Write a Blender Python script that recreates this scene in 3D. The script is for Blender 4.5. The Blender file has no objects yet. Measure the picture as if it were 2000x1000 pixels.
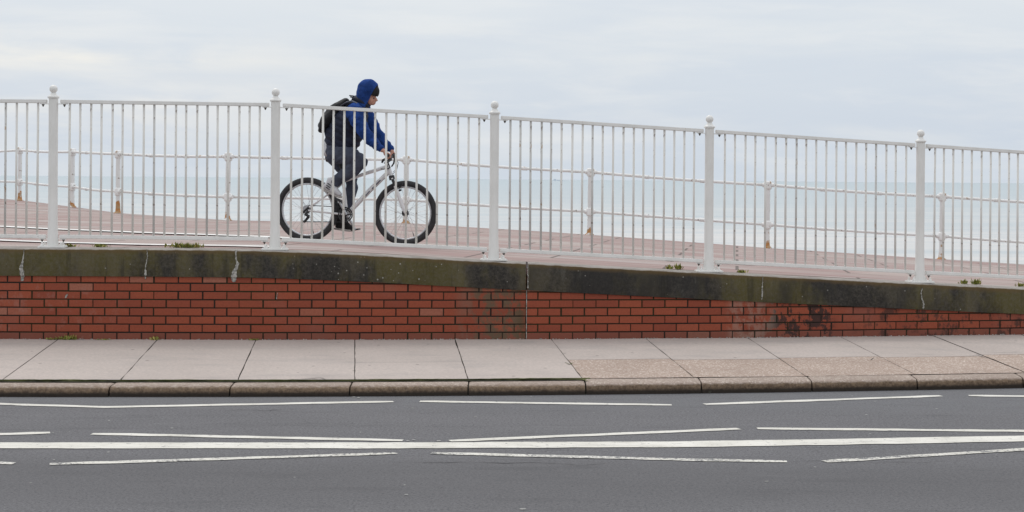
import bpy, bmesh, math, random
import numpy as np
from mathutils import Vector, Matrix, noise as mnoise
R = math.radians
random.seed(7)
SC = bpy.context.scene
COL = SC.collection
# ------------------------------------------------------------------ camera
HC = 1.69                                   # eye height above the road
F = 3590.0                                  # focal length in photo pixels (2000 wide)
ROLL = 0.0075
cam_d = bpy.data.cameras.new('camera')
cam = bpy.data.objects.new('camera', cam_d); COL.objects.link(cam); SC.camera = cam
cam_d.sensor_width = 36.0; cam_d.lens = 36.0 * F / 2000.0
cam_d.shift_y = -0.075
cam_d.clip_start = 0.1; cam_d.clip_end = 120000
cx, cz = Vector((1, 0, ROLL)).normalized(), Vector((-ROLL, 0, 1)).normalized()
m = Matrix.Identity(4)
for i in range(3):
    m[i][0] = cx[i]; m[i][1] = cz[i]; m[i][2] = (0, -1, 0)[i]
m[2][3] = HC
cam.matrix_world = m
# ------------------------------------------------------------------ world: pale overcast sky
SUN_EL, SUN_AZ = R(52), R(-25)              # azimuth clockwise from +Y
W = bpy.data.worlds.new('World'); SC.world = W; W.use_nodes = True
nt = W.node_tree; N = nt.nodes; L = nt.links
bg = N['Background']
def wn(t, **k):
    n = N.new(t)
    for a, b in k.items(): setattr(n, a, b)
    return n
sky = wn('ShaderNodeTexSky', sky_type='NISHITA', sun_disc=False)
sky.sun_elevation = SUN_EL; sky.sun_rotation = SUN_AZ; sky.dust_density = 4
tc = wn('ShaderNodeTexCoord'); sep = wn('ShaderNodeSeparateXYZ'); L.new(tc.outputs['Generated'], sep.inputs[0])
grad = wn('ShaderNodeValToRGB'); L.new(sep.outputs['Z'], grad.inputs[0])
e = grad.color_ramp.elements
e[0].position = 0.0; e[0].color = (.67, .74, .82, 1)
e[1].position = 1.0; e[1].color = (1.42, 1.42, 1.44, 1)
for p, c in ((.03, (.665, .735, .825, 1)), (.06, (.70, .765, .84, 1)), (.10, (.76, .81, .86, 1)), (.35, (1.0, 1.03, 1.06, 1))):
    x = e.new(p); x.color = c
def cloud(scale, stretch, loc, lo, hi, detail=6, rough=.55):
    mp = wn('ShaderNodeMapping'); mp.inputs['Scale'].default_value = stretch; mp.inputs['Location'].default_value = loc
    L.new(tc.outputs['Generated'], mp.inputs[0])
    n = wn('ShaderNodeTexNoise'); n.inputs['Scale'].default_value = scale; n.inputs['Detail'].default_value = detail
    n.inputs['Roughness'].default_value = rough; n.inputs['Distortion'].default_value = .35
    L.new(mp.outputs[0], n.inputs['Vector'])
    r = wn('ShaderNodeMapRange'); r.interpolation_type = 'SMOOTHSTEP'
    r.inputs['From Min'].default_value = lo; r.inputs['From Max'].default_value = hi
    L.new(n.outputs[0], r.inputs['Value']); return r.outputs[0]
def wmix(fac, a, b, gain=None):
    n = wn('ShaderNodeMix', data_type='RGBA')
    for s, v in ((n.inputs[6], a), (n.inputs[7], b)):
        if isinstance(v, tuple): s.default_value = v
        else: L.new(v, s)
    if gain is not None:
        mm = wn('ShaderNodeMath', operation='MULTIPLY'); L.new(fac, mm.inputs[0]); mm.inputs[1].default_value = gain; fac = mm.outputs[0]
    L.new(fac, n.inputs[0]); return n.outputs[2]
warm = cloud(7.0, (1, 1, 6), (3.1, 1.7, 0.2), .42, .74)
cool = cloud(5.0, (1, 1, 7), (7.4, 2.2, 5.3), .42, .72)
fine = cloud(14.0, (1, 1, 6), (1.3, 9.2, 2.6), .46, .72)
c = wmix(cool, grad.outputs[0], (.64, .715, .82, 1), .45)
c = wmix(warm, c, (.83, .855, .87, 1), .60)
c = wmix(fine, c, (.86, .88, .89, 1), .35)
# warmer, brighter bank of cloud low on the left, as far as the far rail
dv = wn('ShaderNodeMath', operation='DIVIDE'); L.new(sep.outputs['X'], dv.inputs[0]); L.new(sep.outputs['Y'], dv.inputs[1])
lf = wn('ShaderNodeMapRange'); lf.inputs['From Min'].default_value = -.05; lf.inputs['From Max'].default_value = -.22
L.new(dv.outputs[0], lf.inputs['Value'])
bandc = wn('ShaderNodeValToRGB'); L.new(sep.outputs['Z'], bandc.inputs[0])
be = bandc.color_ramp.elements
be[0].position = .012; be[0].color = (0, 0, 0, 1); be[1].position = .085; be[1].color = (0, 0, 0, 1)
for p, v in ((.028, .6), (.042, .9), (.055, .25), (.062, 1), (.072, .6)):
    x = be.new(p); x.color = (v, v, v, 1)
mu = wn('ShaderNodeMath', operation='MULTIPLY'); L.new(lf.outputs[0], mu.inputs[0]); L.new(bandc.outputs[0], mu.inputs[1])
br = cloud(9.0, (1, 1, 4), (0.7, 4.4, 1.9), .38, .66)
mu2 = wn('ShaderNodeMath', operation='MULTIPLY'); L.new(mu.outputs[0], mu2.inputs[0]); L.new(br, mu2.inputs[1])
c = wmix(mu2.outputs[0], c, (.93, .915, .87, 1), 1.0)
c10 = wn('ShaderNodeVectorMath', operation='SCALE'); L.new(sky.outputs[0], c10.inputs[0]); c10.inputs['Scale'].default_value = .1
fx = wn('ShaderNodeValue'); fx.outputs[0].default_value = .08
c = wmix(fx.outputs[0], c, c10.outputs[0])
L.new(c, bg.inputs['Color']); bg.inputs['Strength'].default_value = 1.0
sun_d = bpy.data.lights.new('sun', 'SUN'); sun_d.energy = .8; sun_d.angle = R(22); sun_d.color = (1, .965, .92)
sun = bpy.data.objects.new('sun', sun_d); COL.objects.link(sun)
sdir = Vector((math.sin(SUN_AZ) * math.cos(SUN_EL), math.cos(SUN_AZ) * math.cos(SUN_EL), math.sin(SUN_EL)))
sun.rotation_euler = sdir.to_track_quat('Z', 'Y').to_euler(); sun.location = (0, 0, 30)
SC.view_settings.view_transform = 'Standard'; SC.view_settings.look = 'None'
SC.view_settings.exposure = 0.0; SC.view_settings.gamma = 1
SC.cycles.use_denoising = True
SC.cycles.max_bounces = 6

# ------------------------------------------------------------------ geometry of the place
def ray(px, py):
    u0, v0 = (px - 1000) / F, (350 - py) / F
    return Vector((u0 - ROLL * v0, 1, v0 + ROLL * u0))
def on_depth(px, py, d):
    r = ray(px, py); return Vector((r.x * d, d, HC + r.z * d))
def on_z(px, py, z):
    r = ray(px, py); t = (z - HC) / r.z; return Vector((r.x * t, t, z))
_wx = [-4.70, -2.37, 0, 2.475, 5.05]; _wy = [16.88, 16.99, 17.22, 17.68, 18.22]
_pc = np.polyfit(_wx, _wy, 2)
def Yw(X):                                   # the wall's face in plan
    a, b, c_ = _pc
    def q(x): return a * x * x + b * x + c_
    if X > 9: return q(9) + (2 * a * 9 + b) * (X - 9)
    if X < -7: return q(-7) + (2 * a * -7 + b) * (X + 7)
    return float(q(X))
def Yk(X): return Yw(X) - 2.88               # kerb face
def slope_run(X):                            # metres of ramp passed
    k = .35
    return k * math.log1p(math.exp(min(50, (X + 2.15) / k)))
def zc(X): return HC - (.668 + .0525 * min(slope_run(X), 12))
def at_wall(px, py, dy=0.0):                 # pixel on the wall plane offset dy behind the face
    d = 17.2
    for _ in range(12):
        r = ray(px, py); d = Yw(r.x * d) + dy
    return on_depth(px, py, d)
_fX = [-16, -12.4, -10.16, -8.26, -6.91, -4.59, -1.73, 1.29, 4.22, 7.12, 10.1, 16]
_fY = [48, 42, 38, 34.6, 32.3, 29.9, 30.1, 30.5, 30.4, 30.5, 30.8, 31.5]
_fZ = [.45, .50, .52, .592, .655, .712, .738, .917, 1.108, 1.28, 1.45, 1.6]
def Yf(X): return float(np.interp(X, _fX, _fY))
def zf(X): return HC - float(np.interp(X, _fX, _fZ))
def zprom(X, Y):
    y0, y1 = Yw(X) + .28, Yf(X)
    t = max(0, min(1, (Y - y0) / (y1 - y0)))
    return zc(X) * (1 - t) + zf(X) * t
def at_prom(px, py):
    z = HC - .7
    for _ in range(15):
        p = on_z(px, py, z); z = zprom(p.x, p.y)
    return on_z(px, py, z)

# ------------------------------------------------------------------ mesh helpers
def newobj(name, me, mat=None, parent=None, smooth=False, world=False):
    me.name = name
    o = bpy.data.objects.new(name, me); COL.objects.link(o)
    if mat is not None:
        for mm in (mat if isinstance(mat, (list, tuple)) else [mat]): me.materials.append(mm)
    if smooth:
        me.polygons.foreach_set('use_smooth', [True] * len(me.polygons)); me.update()
    if parent is not None:
        o.parent = parent
        if world: o.matrix_parent_inverse = wmat(parent).inverted()
    return o
def wmat(o):
    mm = Matrix.LocRotScale(o.location, o.rotation_euler, o.scale)
    if o.parent is not None: return wmat(o.parent) @ o.matrix_parent_inverse @ mm
    return mm
def tag(o, label=None, cat=None, group=None, kind=None):
    if label: o['label'] = label
    if cat: o['category'] = cat
    if group: o['group'] = group
    if kind: o['kind'] = kind
    return o
def empty(name, loc, rz=0, parent=None):
    o = bpy.data.objects.new(name, None); COL.objects.link(o); o.location = loc; o.rotation_euler = (0, 0, rz)
    o.empty_display_size = .2
    if parent: o.parent = parent
    return o
def copy_tree(o, parent=None):
    c = o.copy(); COL.objects.link(c); c.parent = parent
    for ch in list(o.children):
        copy_tree(ch, c)
    return c
class MB:
    def __init__(s): s.v = []; s.f = []; s.mi = []; s.cur = 0
    def add(s, vs, fs):
        b = len(s.v); s.v += [tuple(v) for v in vs]
        for f in fs: s.f.append(tuple(b + i for i in f)); s.mi.append(s.cur)
    def box(s, c, size, rot=None):
        hx, hy, hz = [q / 2 for q in size]; vs = []
        for sx in (-1, 1):
            for sy in (-1, 1):
                for sz in (-1, 1):
                    v = Vector((sx * hx, sy * hy, sz * hz))
                    if rot is not None: v = rot @ v
                    vs.append(v + Vector(c))
        s.add(vs, [(0, 1, 3, 2), (4, 6, 7, 5), (0, 4, 5, 1), (2, 3, 7, 6), (0, 2, 6, 4), (1, 5, 7, 3)])
    def tube(s, pts, rad, n=10, cap=True, squash=1.0, side=None):
        pts = [Vector(p) for p in pts]
        rs = rad if isinstance(rad, (list, tuple)) else [rad] * len(pts)
        vs = []; last = None
        for i, p in enumerate(pts):
            if i == 0: t = pts[1] - p
            elif i == len(pts) - 1: t = p - pts[i - 1]
            else: t = (pts[i + 1] - p).normalized() + (p - pts[i - 1]).normalized()
            t.normalize()
            if side is not None: a = Vector(side)
            elif last is None: a = Vector((0, 0, 1)) if abs(t.z) < .9 else Vector((0, 1, 0))
            else: a = last
            a = (a - t * a.dot(t)).normalized(); last = a; b = t.cross(a)
            for k in range(n):
                q = 2 * math.pi * k / n
                vs.append(p + (a * math.cos(q) + b * math.sin(q) * squash) * rs[i])
        fs = []
        for i in range(len(pts) - 1):
            for k in range(n):
                k2 = (k + 1) % n
                fs.append((i * n + k, i * n + k2, (i + 1) * n + k2, (i + 1) * n + k))
        if cap:
            fs.append(tuple(range(n - 1, -1, -1))); fs.append(tuple((len(pts) - 1) * n + k for k in range(n)))
        s.add(vs, fs)
    def lathe(s, prof, c=(0, 0, 0), n=24, rot=None):
        vs = []
        for r, z in prof:
            for k in range(n):
                q = 2 * math.pi * k / n
                v = Vector((r * math.cos(q), r * math.sin(q), z))
                if rot is not None: v = rot @ v
                vs.append(v + Vector(c))
        fs = []
        for i in range(len(prof) - 1):
            for k in range(n):
                k2 = (k + 1) % n; fs.append((i * n + k, i * n + k2, (i + 1) * n + k2, (i + 1) * n + k))
        fs.append(tuple(range(n - 1, -1, -1))); fs.append(tuple((len(prof) - 1) * n + k for k in range(n)))
        s.add(vs, fs)
    def ellipsoid(s, c, axes, n=20, m_=12):
        """axes: three vectors (scaled)"""
        a, b, c3 = [Vector(q) for q in axes]; vs = [Vector(c) + c3]; fs = []
        for i in range(1, m_):
            th = math.pi * i / m_
            for k in range(n):
                ph = 2 * math.pi * k / n
                vs.append(Vector(c) + a * math.sin(th) * math.cos(ph) + b * math.sin(th) * math.sin(ph) + c3 * math.cos(th))
        vs.append(Vector(c) - c3)
        for k in range(n): fs.append((0, 1 + k, 1 + (k + 1) % n))
        for i in range(m_ - 2):
            for k in range(n):
                k2 = (k + 1) % n; o = 1 + i * n
                fs.append((o + k, o + n + k, o + n + k2, o + k2))
        o = 1 + (m_ - 2) * n
        for k in range(n): fs.append((o + k, len(vs) - 1, o + (k + 1) % n))
        s.add(vs, fs)
    def mesh(s):
        me = bpy.data.meshes.new('mesh'); me.from_pydata(s.v, [], s.f)
        me.polygons.foreach_set('material_index', s.mi); me.update()
        bm = bmesh.new(); bm.from_mesh(me); bmesh.ops.recalc_face_normals(bm, faces=bm.faces); bm.to_mesh(me); bm.free()
        return me
    def build(s, name, mat, parent=None, smooth=False, world=True):
        return newobj(name, s.mesh(), mat, parent, smooth, world)
def autosmooth(o, ang=35):
    me = o.data
    bm = bmesh.new(); bm.from_mesh(me)
    for f in bm.faces: f.smooth = True
    for ed in bm.edges:
        if len(ed.link_faces) == 2 and ed.calc_face_angle(0) > R(ang): ed.smooth = False
    bm.to_mesh(me); bm.free(); return o
def bevel(o, w=.003, seg=2):
    bm = bmesh.new(); bm.from_mesh(o.data)
    bmesh.ops.bevel(bm, geom=list(bm.edges), offset=w, segments=seg, affect='EDGES', clamp_overlap=True)
    bm.to_mesh(o.data); bm.free(); return autosmooth(o, 40)
def remesh(mb, voxel, smooth=4, name='t'):
    """union of overlapping closed pieces as one continuous surface"""
    me = mb.mesh(); o = bpy.data.objects.new('tmp', me); COL.objects.link(o)
    md = o.modifiers.new('r', 'REMESH'); md.mode = 'VOXEL'; md.voxel_size = voxel
    if smooth:
        sm = o.modifiers.new('s', 'SMOOTH'); sm.iterations = smooth; sm.factor = .5
    dg = bpy.context.evaluated_depsgraph_get(); dg.update()
    out = bpy.data.meshes.new_from_object(o.evaluated_get(dg))
    bpy.data.objects.remove(o); return out

def remesh_obj(mb, voxel, name, mat, parent):
    return newobj(name, remesh(mb, voxel, 1), mat, parent, True)
# ------------------------------------------------------------------ materials
class NT:
    def __init__(s, name):
        s.m = bpy.data.materials.new(name); s.m.use_nodes = True
        s.t = s.m.node_tree; s.b = s.t.nodes['Principled BSDF']; s._tc = None
    def n(s, t, ins=None, **k):
        x = s.t.nodes.new(t)
        for a, b in k.items(): setattr(x, a, b)
        for a, b in (ins or {}).items():
            if hasattr(b, 'is_linked') or hasattr(b, 'links'): s.t.links.new(b, x.inputs[a])
            else: x.inputs[a].default_value = b
        return x
    def link(s, a, b): s.t.links.new(a, b)
    def obj(s, scale=(1, 1, 1), loc=(0, 0, 0)):
        if s._tc is None: s._tc = s.n('ShaderNodeTexCoord').outputs['Object']
        return s.n('ShaderNodeMapping', {'Vector': s._tc, 'Scale': scale, 'Location': loc}).outputs[0]
    def noise(s, scale, stretch=(1, 1, 1), detail=4, rough=.55, lo=None, hi=None, loc=(0, 0, 0), dist=0):
        o = s.n('ShaderNodeTexNoise', {'Vector': s.obj(stretch, loc), 'Scale': scale, 'Detail': detail, 'Roughness': rough, 'Distortion': dist}).outputs[0]
        return s.rng(o, lo, hi) if lo is not None else o
    def rng(s, v, lo, hi, a=0, b=1, smooth=True):
        return s.n('ShaderNodeMapRange', {'Value': v, 'From Min': lo, 'From Max': hi, 'To Min': a, 'To Max': b},
                   interpolation_type='SMOOTHSTEP' if smooth else 'LINEAR').outputs[0]
    def mix(s, fac, a, b, mode='MIX'):
        x = s.n('ShaderNodeMix', data_type='RGBA', blend_type=mode)
        for i, v in ((0, fac), (6, a), (7, b)):
            if isinstance(v, (tuple, list)): v = tuple(v) + ((1,) if len(v) == 3 else ()); x.inputs[i].default_value = v
            elif isinstance(v, (int, float)): x.inputs[i].default_value = v
            else: s.link(v, x.inputs[i])
        return x.outputs[2]
    def math(s, op, a, b=None, clamp=False):
        x = s.n('ShaderNodeMath', operation=op, use_clamp=clamp)
        for i, v in ((0, a), (1, b)):
            if v is None: continue
            if isinstance(v, (int, float)): x.inputs[i].default_value = v
            else: s.link(v, x.inputs[i])
        return x.outputs[0]
    def xyz(s):
        s.obj(); return s.n('ShaderNodeSeparateXYZ', {0: s._tc}).outputs
    def bump(s, h, strength=.3, dist=.01):
        b = s.n('ShaderNodeBump', {'Height': h, 'Strength': strength, 'Distance': dist}); s.link(b.outputs[0], s.b.inputs['Normal'])
    def done(s, col, rough=.6, spec=.5, metal=0, coat=0):
        if isinstance(col, (tuple, list)): s.b.inputs['Base Color'].default_value = tuple(col[:3]) + (1,)
        else: s.link(col, s.b.inputs['Base Color'])
        if isinstance(rough, (int, float)): s.b.inputs['Roughness'].default_value = rough
        else: s.link(rough, s.b.inputs['Roughness'])
        s.b.inputs['Specular IOR Level'].default_value = spec; s.b.inputs['Metallic'].default_value = metal
        s.b.inputs['Coat Weight'].default_value = coat
        return s.m
def simple(name, col, rough=.6, var=.15, scale=8, metal=0, spec=.5, bump=0, bscale=60, bd=.004):
    t = NT(name)
    n = t.noise(scale, lo=.3, hi=.7)
    dk = tuple(c * (1 - var) for c in col); lt = tuple(min(1, c * (1 + var)) for c in col)
    if bump: t.bump(t.noise(bscale, detail=5), bump, bd)
    return t.done(t.mix(n, dk, lt), rough, spec, metal)

def make_asphalt():
    t = NT('asphalt')
    big = t.noise(.55, (1, 2.2, 1), detail=3, lo=.3, hi=.7)
    fine_ = t.noise(48, detail=5, rough=.8, lo=.36, hi=.66)
    mid = t.noise(14, (1, 1.8, 1), detail=6, rough=.7, lo=.3, hi=.72)
    c_ = t.mix(big, (.120, .119, .126), (.146, .144, .152))
    c_ = t.mix(t.math('MULTIPLY', mid, .6), c_, (.100, .099, .102))
    c_ = t.mix(t.math('MULTIPLY', fine_, .62), c_, (.245, .242, .255))
    gr = t.noise(62, (1, 1, 1), detail=4, rough=.8, lo=.51, hi=.61)
    c_ = t.mix(t.math('MULTIPLY', gr, .8), c_, (.048, .047, .052))
    stn = t.noise(17, (.5, 1.3, 1), detail=7, rough=.8, lo=.58, hi=.70)
    c_ = t.mix(t.math('MULTIPLY', stn, .8), c_, (.060, .059, .063))
    bl = t.noise(1.6, (.5, 2.0, 1), detail=6, rough=.7, lo=.52, hi=.68, loc=(7, 2, 0))
    c_ = t.mix(t.math('MULTIPLY', bl, .35), c_, (.075, .074, .079))
    wl = t.noise(2.1, (.5, 2.0, 1), detail=6, rough=.7, lo=.56, hi=.70, loc=(1, 9, 0))
    c_ = t.mix(t.math('MULTIPLY', wl, .35), c_, (.20, .198, .205))
    # polished wheel tracks along the road
    xy = t.xyz()
    c_ = t.mix(t.math('MULTIPLY', t.math('MULTIPLY', t.rng(xy['Y'], 9.0, 10.1), t.rng(xy['Y'], 11.4, 10.6)), .42), c_, (.085, .084, .088))
    gut = t.math('MULTIPLY', t.rng(xy['Y'], 13.2, 13.95), t.noise(5, (1, 3, 1), lo=.3, hi=.6))
    c_ = t.mix(t.math('MULTIPLY', gut, .5), c_, (.155, .16, .17))
    sp = t.n('ShaderNodeTexVoronoi', {'Vector': t.obj(), 'Scale': 9.0}).outputs[0]
    c_ = t.mix(t.math('MULTIPLY', t.rng(sp, .04, .02), .5), c_, (.36, .36, .35))
    dk = t.n('ShaderNodeTexVoronoi', {'Vector': t.obj(loc=(3.3, 1.2, 0)), 'Scale': 6.0}).outputs[0]
    c_ = t.mix(t.math('MULTIPLY', t.rng(dk, .06, .03), .7), c_, (.03, .03, .03))
    t.bump(t.math('ADD', fine_, mid), .55, .006)
    return t.done(c_, .85, .35)
def make_roadpaint(name, wear):
    t = NT(name)
    w = t.noise(42, (1, 1, 1), detail=7, rough=.75)
    w2 = t.noise(2.2, (1, 3, 1), detail=3)
    k = t.rng(t.math('ADD', w, t.math('MULTIPLY', w2, .5)), .66 + wear, .76 + wear, 0, 1)
    base = t.mix(t.noise(3, lo=.3, hi=.7), (.62, .60, .54), (.72, .70, .645))
    dirt = t.noise(30, (.25, 1, 1), detail=5, lo=.62, hi=.72)
    base = t.mix(t.math('MULTIPLY', dirt, .75), base, (.22, .21, .2))
    base = t.mix(t.math('MULTIPLY', t.noise(5, (.5, 2, 1), detail=6, rough=.7, lo=.48, hi=.66), .5), base, (.40, .385, .35))
    ed = t.noise(16, (1, 1.5, 1), detail=7, rough=.8)
    c_ = t.mix(k if wear > -.4 else t.rng(ed, .63, .58, 0, 1), (.13, .13, .135), base)
    t.bump(w, .3, .003)
    return t.done(c_, .7, .4)
def make_concrete():
    t = NT('pavement_concrete')
    a = t.noise(.9, lo=.3, hi=.7); b = t.noise(38, detail=8, rough=.75, lo=.3, hi=.7); st = t.noise(2.2, (.7, 1.6, 1), detail=6, lo=.5, hi=.75)
    c_ = t.mix(a, (.475, .412, .375), (.535, .465, .425))
    c_ = t.mix(t.math('MULTIPLY', b, .55), c_, (.30, .27, .255))
    c_ = t.mix(t.math('MULTIPLY', st, .55), c_, (.33, .30, .285))
    gr = t.noise(60, (1, 1, 1), detail=6, rough=.8, lo=.58, hi=.68)
    c_ = t.mix(t.math('MULTIPLY', gr, .5), c_, (.18, .16, .15))
    sp = t.n('ShaderNodeTexVoronoi', {'Vector': t.obj(), 'Scale': 4.0}).outputs[0]
    c_ = t.mix(t.math('MULTIPLY', t.rng(sp, .075, .05), .7), c_, (.11, .10, .09))
    t.bump(b, .35, .003)
    return t.done(c_, .85, .3)
def make_aggregate(name, c1, c2, c3, front=False):
    t = NT(name)
    v = t.n('ShaderNodeTexVoronoi', {'Vector': t.obj(), 'Scale': 85.0})
    col = t.n('ShaderNodeSeparateColor', {0: v.outputs['Color']}).outputs
    c_ = t.mix(col[0], c1, c2)
    c_ = t.mix(t.rng(col[1], .80, .88), c_, c3)
    c_ = t.mix(t.math('MULTIPLY', t.noise(1.2, lo=.35, hi=.7), .35), c_, tuple(q * .75 for q in c1))
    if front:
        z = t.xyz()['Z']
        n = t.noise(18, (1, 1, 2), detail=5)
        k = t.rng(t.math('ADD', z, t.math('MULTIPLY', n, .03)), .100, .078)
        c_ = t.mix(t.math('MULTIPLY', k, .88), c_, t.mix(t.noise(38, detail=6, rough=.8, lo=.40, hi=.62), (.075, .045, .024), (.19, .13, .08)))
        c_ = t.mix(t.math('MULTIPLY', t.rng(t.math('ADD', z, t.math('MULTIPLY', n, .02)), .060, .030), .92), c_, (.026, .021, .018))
    t.bump(t.n('ShaderNodeMath', {0: v.outputs[0]}, operation='MULTIPLY').outputs[0], .5, .006)
    return t.done(c_, .9, .3)
def make_brick():
    t = NT('brick')
    at = t.n('ShaderNodeAttribute', attribute_name='tone').outputs['Fac']
    c_ = t.mix(at, (.245, .054, .027), (.320, .074, .034))
    c_ = t.mix(t.rng(at, .90, .97), c_, (.33, .125, .08))
    c_ = t.mix(t.math('MULTIPLY', t.noise(60, detail=6, lo=.35, hi=.7), .3), c_, (.15, .035, .022))
    X, Y, Z = t.xyz()
    c_ = t.mix(t.math('MULTIPLY', t.noise(1.6, detail=5, lo=.52, hi=.75), .22), c_, (.28, .15, .12))
    # lowest course is greyer with splash dirt
    c_ = t.mix(t.rng(t.math('ADD', Z, t.math('MULTIPLY', t.noise(9, detail=4), .03)), .275, .26, 0, .55), c_, (.15, .062, .045))
    nn = t.math('ADD', t.math('MULTIPLY', t.noise(6.5, (1, 1, .9), detail=7, rough=.75), .8), t.math('MULTIPLY', t.noise(30, (1, 1, .35), detail=3), .2))
    # algae run below the coping around two places, and a long damp run at the far right
    def zone(x0, x1, soft, amt, col, lo, hi):
        k = t.math('MULTIPLY', t.rng(X, x0 - soft, x0), t.rng(X, x1 + soft, x1))
        k = t.math('MULTIPLY', k, t.rng(nn, lo, hi))
        return t.mix(t.math('MULTIPLY', k, amt), c_, col)
    c_ = zone(2.50, 3.05, .12, .9, (.030, .018, .016), .49, .53)
    c_ = zone(3.7, 7.5, .5, .8, (.050, .024, .018), .50, .57)
    c_ = zone(-.30, .08, .10, .85, (.045, .045, .016), .46, .54)
    c_ = zone(-.42, .02, .15, .45, (.19, .115, .08), .44, .54)
    c_ = zone(2.15, 2.48, .12, .42, (.33, .24, .19), .44, .54)
    c_ = zone(-6, -3.9, .5, .22, (.33, .20, .17), .52, .62)
    t.bump(t.noise(90, detail=6), .4, .003)
    return t.done(c_, .75, .35)
def make_mortar():
    t = NT('mortar')
    g = t.noise(1.4, detail=5, lo=.42, hi=.62)
    c_ = t.mix(g, (.022, .018, .015), (.022, .026, .010))
    return t.done(t.mix(t.math('MULTIPLY', t.noise(40), .3), c_, (.05, .043, .037)), .95, .2)
def make_coping():
    t = NT('coping_concrete')
    a = t.noise(1.7, (1, 1, .5), detail=6, rough=.65, lo=.42, hi=.57)
    c_ = t.mix(a, (.026, .024, .022), (.082, .070, .024))
    b = t.noise(2.6, (1, 1, .35), detail=5, lo=.45, hi=.7, loc=(4, 0, 0))
    c_ = t.mix(t.math('MULTIPLY', b, .6), c_, (.115, .098, .058))
    gr = t.noise(34, detail=8, rough=.75, lo=.35, hi=.7)
    c_ = t.mix(t.math('MULTIPLY', gr, .4), c_, (.14, .125, .105))
    dk = t.noise(1.1, (1, 1, .5), detail=5, lo=.50, hi=.62, loc=(2, 0, 8))
    c_ = t.mix(t.math('MULTIPLY', dk, .7), c_, (.030, .028, .027))
    b3 = t.noise(3.8, (1.2, 1, .5), detail=6, rough=.7, lo=.60, hi=.72, loc=(9, 0, 2))
    c_ = t.mix(t.math('MULTIPLY', b3, .5), c_, (.15, .145, .125))
    sp = t.n('ShaderNodeTexVoronoi', {'Vector': t.obj(), 'Scale': 11.0}).outputs[0]
    c_ = t.mix(t.math('MULTIPLY', t.rng(sp, .085, .055), .6), c_, (.35, .34, .31))
    xx = t.xyz()['X']
    sp2 = t.n('ShaderNodeTexVoronoi', {'Vector': t.obj(loc=(2, 5, 1)), 'Scale': 16.0}).outputs[0]
    zz = t.math('MULTIPLY', t.rng(xx, -2.2, -1.7), t.rng(xx, -.2, -.6))
    c_ = t.mix(t.math('MULTIPLY', zz, t.rng(sp2, .13, .09)), c_, (.34, .33, .30))
    stv = t.noise(9, (1.6, 1, .12), detail=5, rough=.7, lo=.52, hi=.66, loc=(1, 1, 1))
    c_ = t.mix(t.math('MULTIPLY', stv, .45), c_, (.022, .021, .018))
    # rusty brown drip edge under the top arris (height kept per vertex), grey concrete top with its lit lip put into the colour
    h = t.n('ShaderNodeAttribute', attribute_name='h').outputs['Fac']
    k = t.rng(t.math('ADD', h, t.math('MULTIPLY', t.noise(6, (1, 1, 2), detail=5), .06)), .225, .275)
    c_ = t.mix(t.math('MULTIPLY', k, .8), c_, (.115, .075, .032))
    k = t.rng(t.math('ADD', h, t.math('MULTIPLY', t.noise(9, (1, 1, 1), detail=5), .02)), .250, .262)
    c_ = t.mix(k, c_, t.mix(t.noise(5, lo=.35, hi=.65), (.30, .275, .25), (.40, .37, .34)))
    t.bump(gr, .4, .004)
    return t.done(c_, .9, .25)
def make_promenade():
    t = NT('promenade_paving')
    vec = t.n('ShaderNodeMapping', {'Vector': t.obj(), 'Rotation': (0, 0, R(7)), 'Scale': (1, 1, 1)}).outputs[0]
    b = t.n('ShaderNodeTexBrick', {'Vector': vec, 'Scale': 1.0, 'Mortar Size': .02, 'Mortar Smooth': .3, 'Bias': 0.0, 'Brick Width': 1.9,
                                  'Row Height': 1.25, 'Color1': (.0, .0, .0, 1), 'Color2': (1, 1, 1, 1), 'Mortar': (.5, .5, .5, 1)}, offset=.37)
    pk = t.n('ShaderNodeSeparateColor', {0: b.outputs[0]}).outputs[0]
    c_ = t.mix(pk, (.36, .275, .255), (.42, .35, .32))
    band = t.noise(1.0, (.4, .9, 1), detail=5, lo=.44, hi=.58, dist=.8)
    c_ = t.mix(t.math('MULTIPLY', band, .75), c_, (.33, .215, .20))
    gr = t.noise(.8, (.35, 1.8, 1), detail=4, lo=.5, hi=.66, loc=(5, 3, 0))
    c_ = t.mix(t.math('MULTIPLY', gr, .6), c_, (.46, .43, .41))
    stain = t.noise(3.0, (.3, 1.4, 1), detail=6, lo=.57, hi=.70, loc=(1, 8, 0))
    c_ = t.mix(t.math('MULTIPLY', stain, .7), c_, (.22, .165, .145))
    c_ = t.mix(t.math('MULTIPLY', t.noise(55, detail=7, rough=.75, lo=.3, hi=.7), .25), c_, (.22, .18, .17))
    c_ = t.mix(t.math('MULTIPLY', b.outputs['Fac'], .85), c_, (.10, .08, .07))
    t.bump(t.noise(55, detail=7), .3, .003)
    return t.done(c_, .85, .3)
def make_white(name, chips, tint=(.78, .77, .75)):
    """weathered white gloss paint: grime, small chips to primer and rust specks"""
    t = NT(name)
    g = t.noise(7, (1, 1, .5), detail=5, lo=.35, hi=.75)
    c_ = t.mix(t.math('MULTIPLY', g, .45), tint, tuple(q * .80 for q in (tint[0], tint[1], tint[2] * .97)))
    ch = t.noise(26, (1, 1, .8), detail=6, rough=.6)
    c_ = t.mix(t.math('MULTIPLY', t.rng(ch, chips, chips + .02), .8), c_, (.22, .18, .15))
    ru = t.noise(11, (1, 1, .6), detail=5, rough=.6, loc=(3, 3, 7))
    c_ = t.mix(t.math('MULTIPLY', t.rng(ru, chips + .02, chips + .05), .8), c_, (.36, .22, .10))
    t.bump(t.math('SUBTRACT', t.noise(60), t.rng(ch, chips, chips + .02)), .15, .002)
    return t.done(c_, .45, .45)
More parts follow.
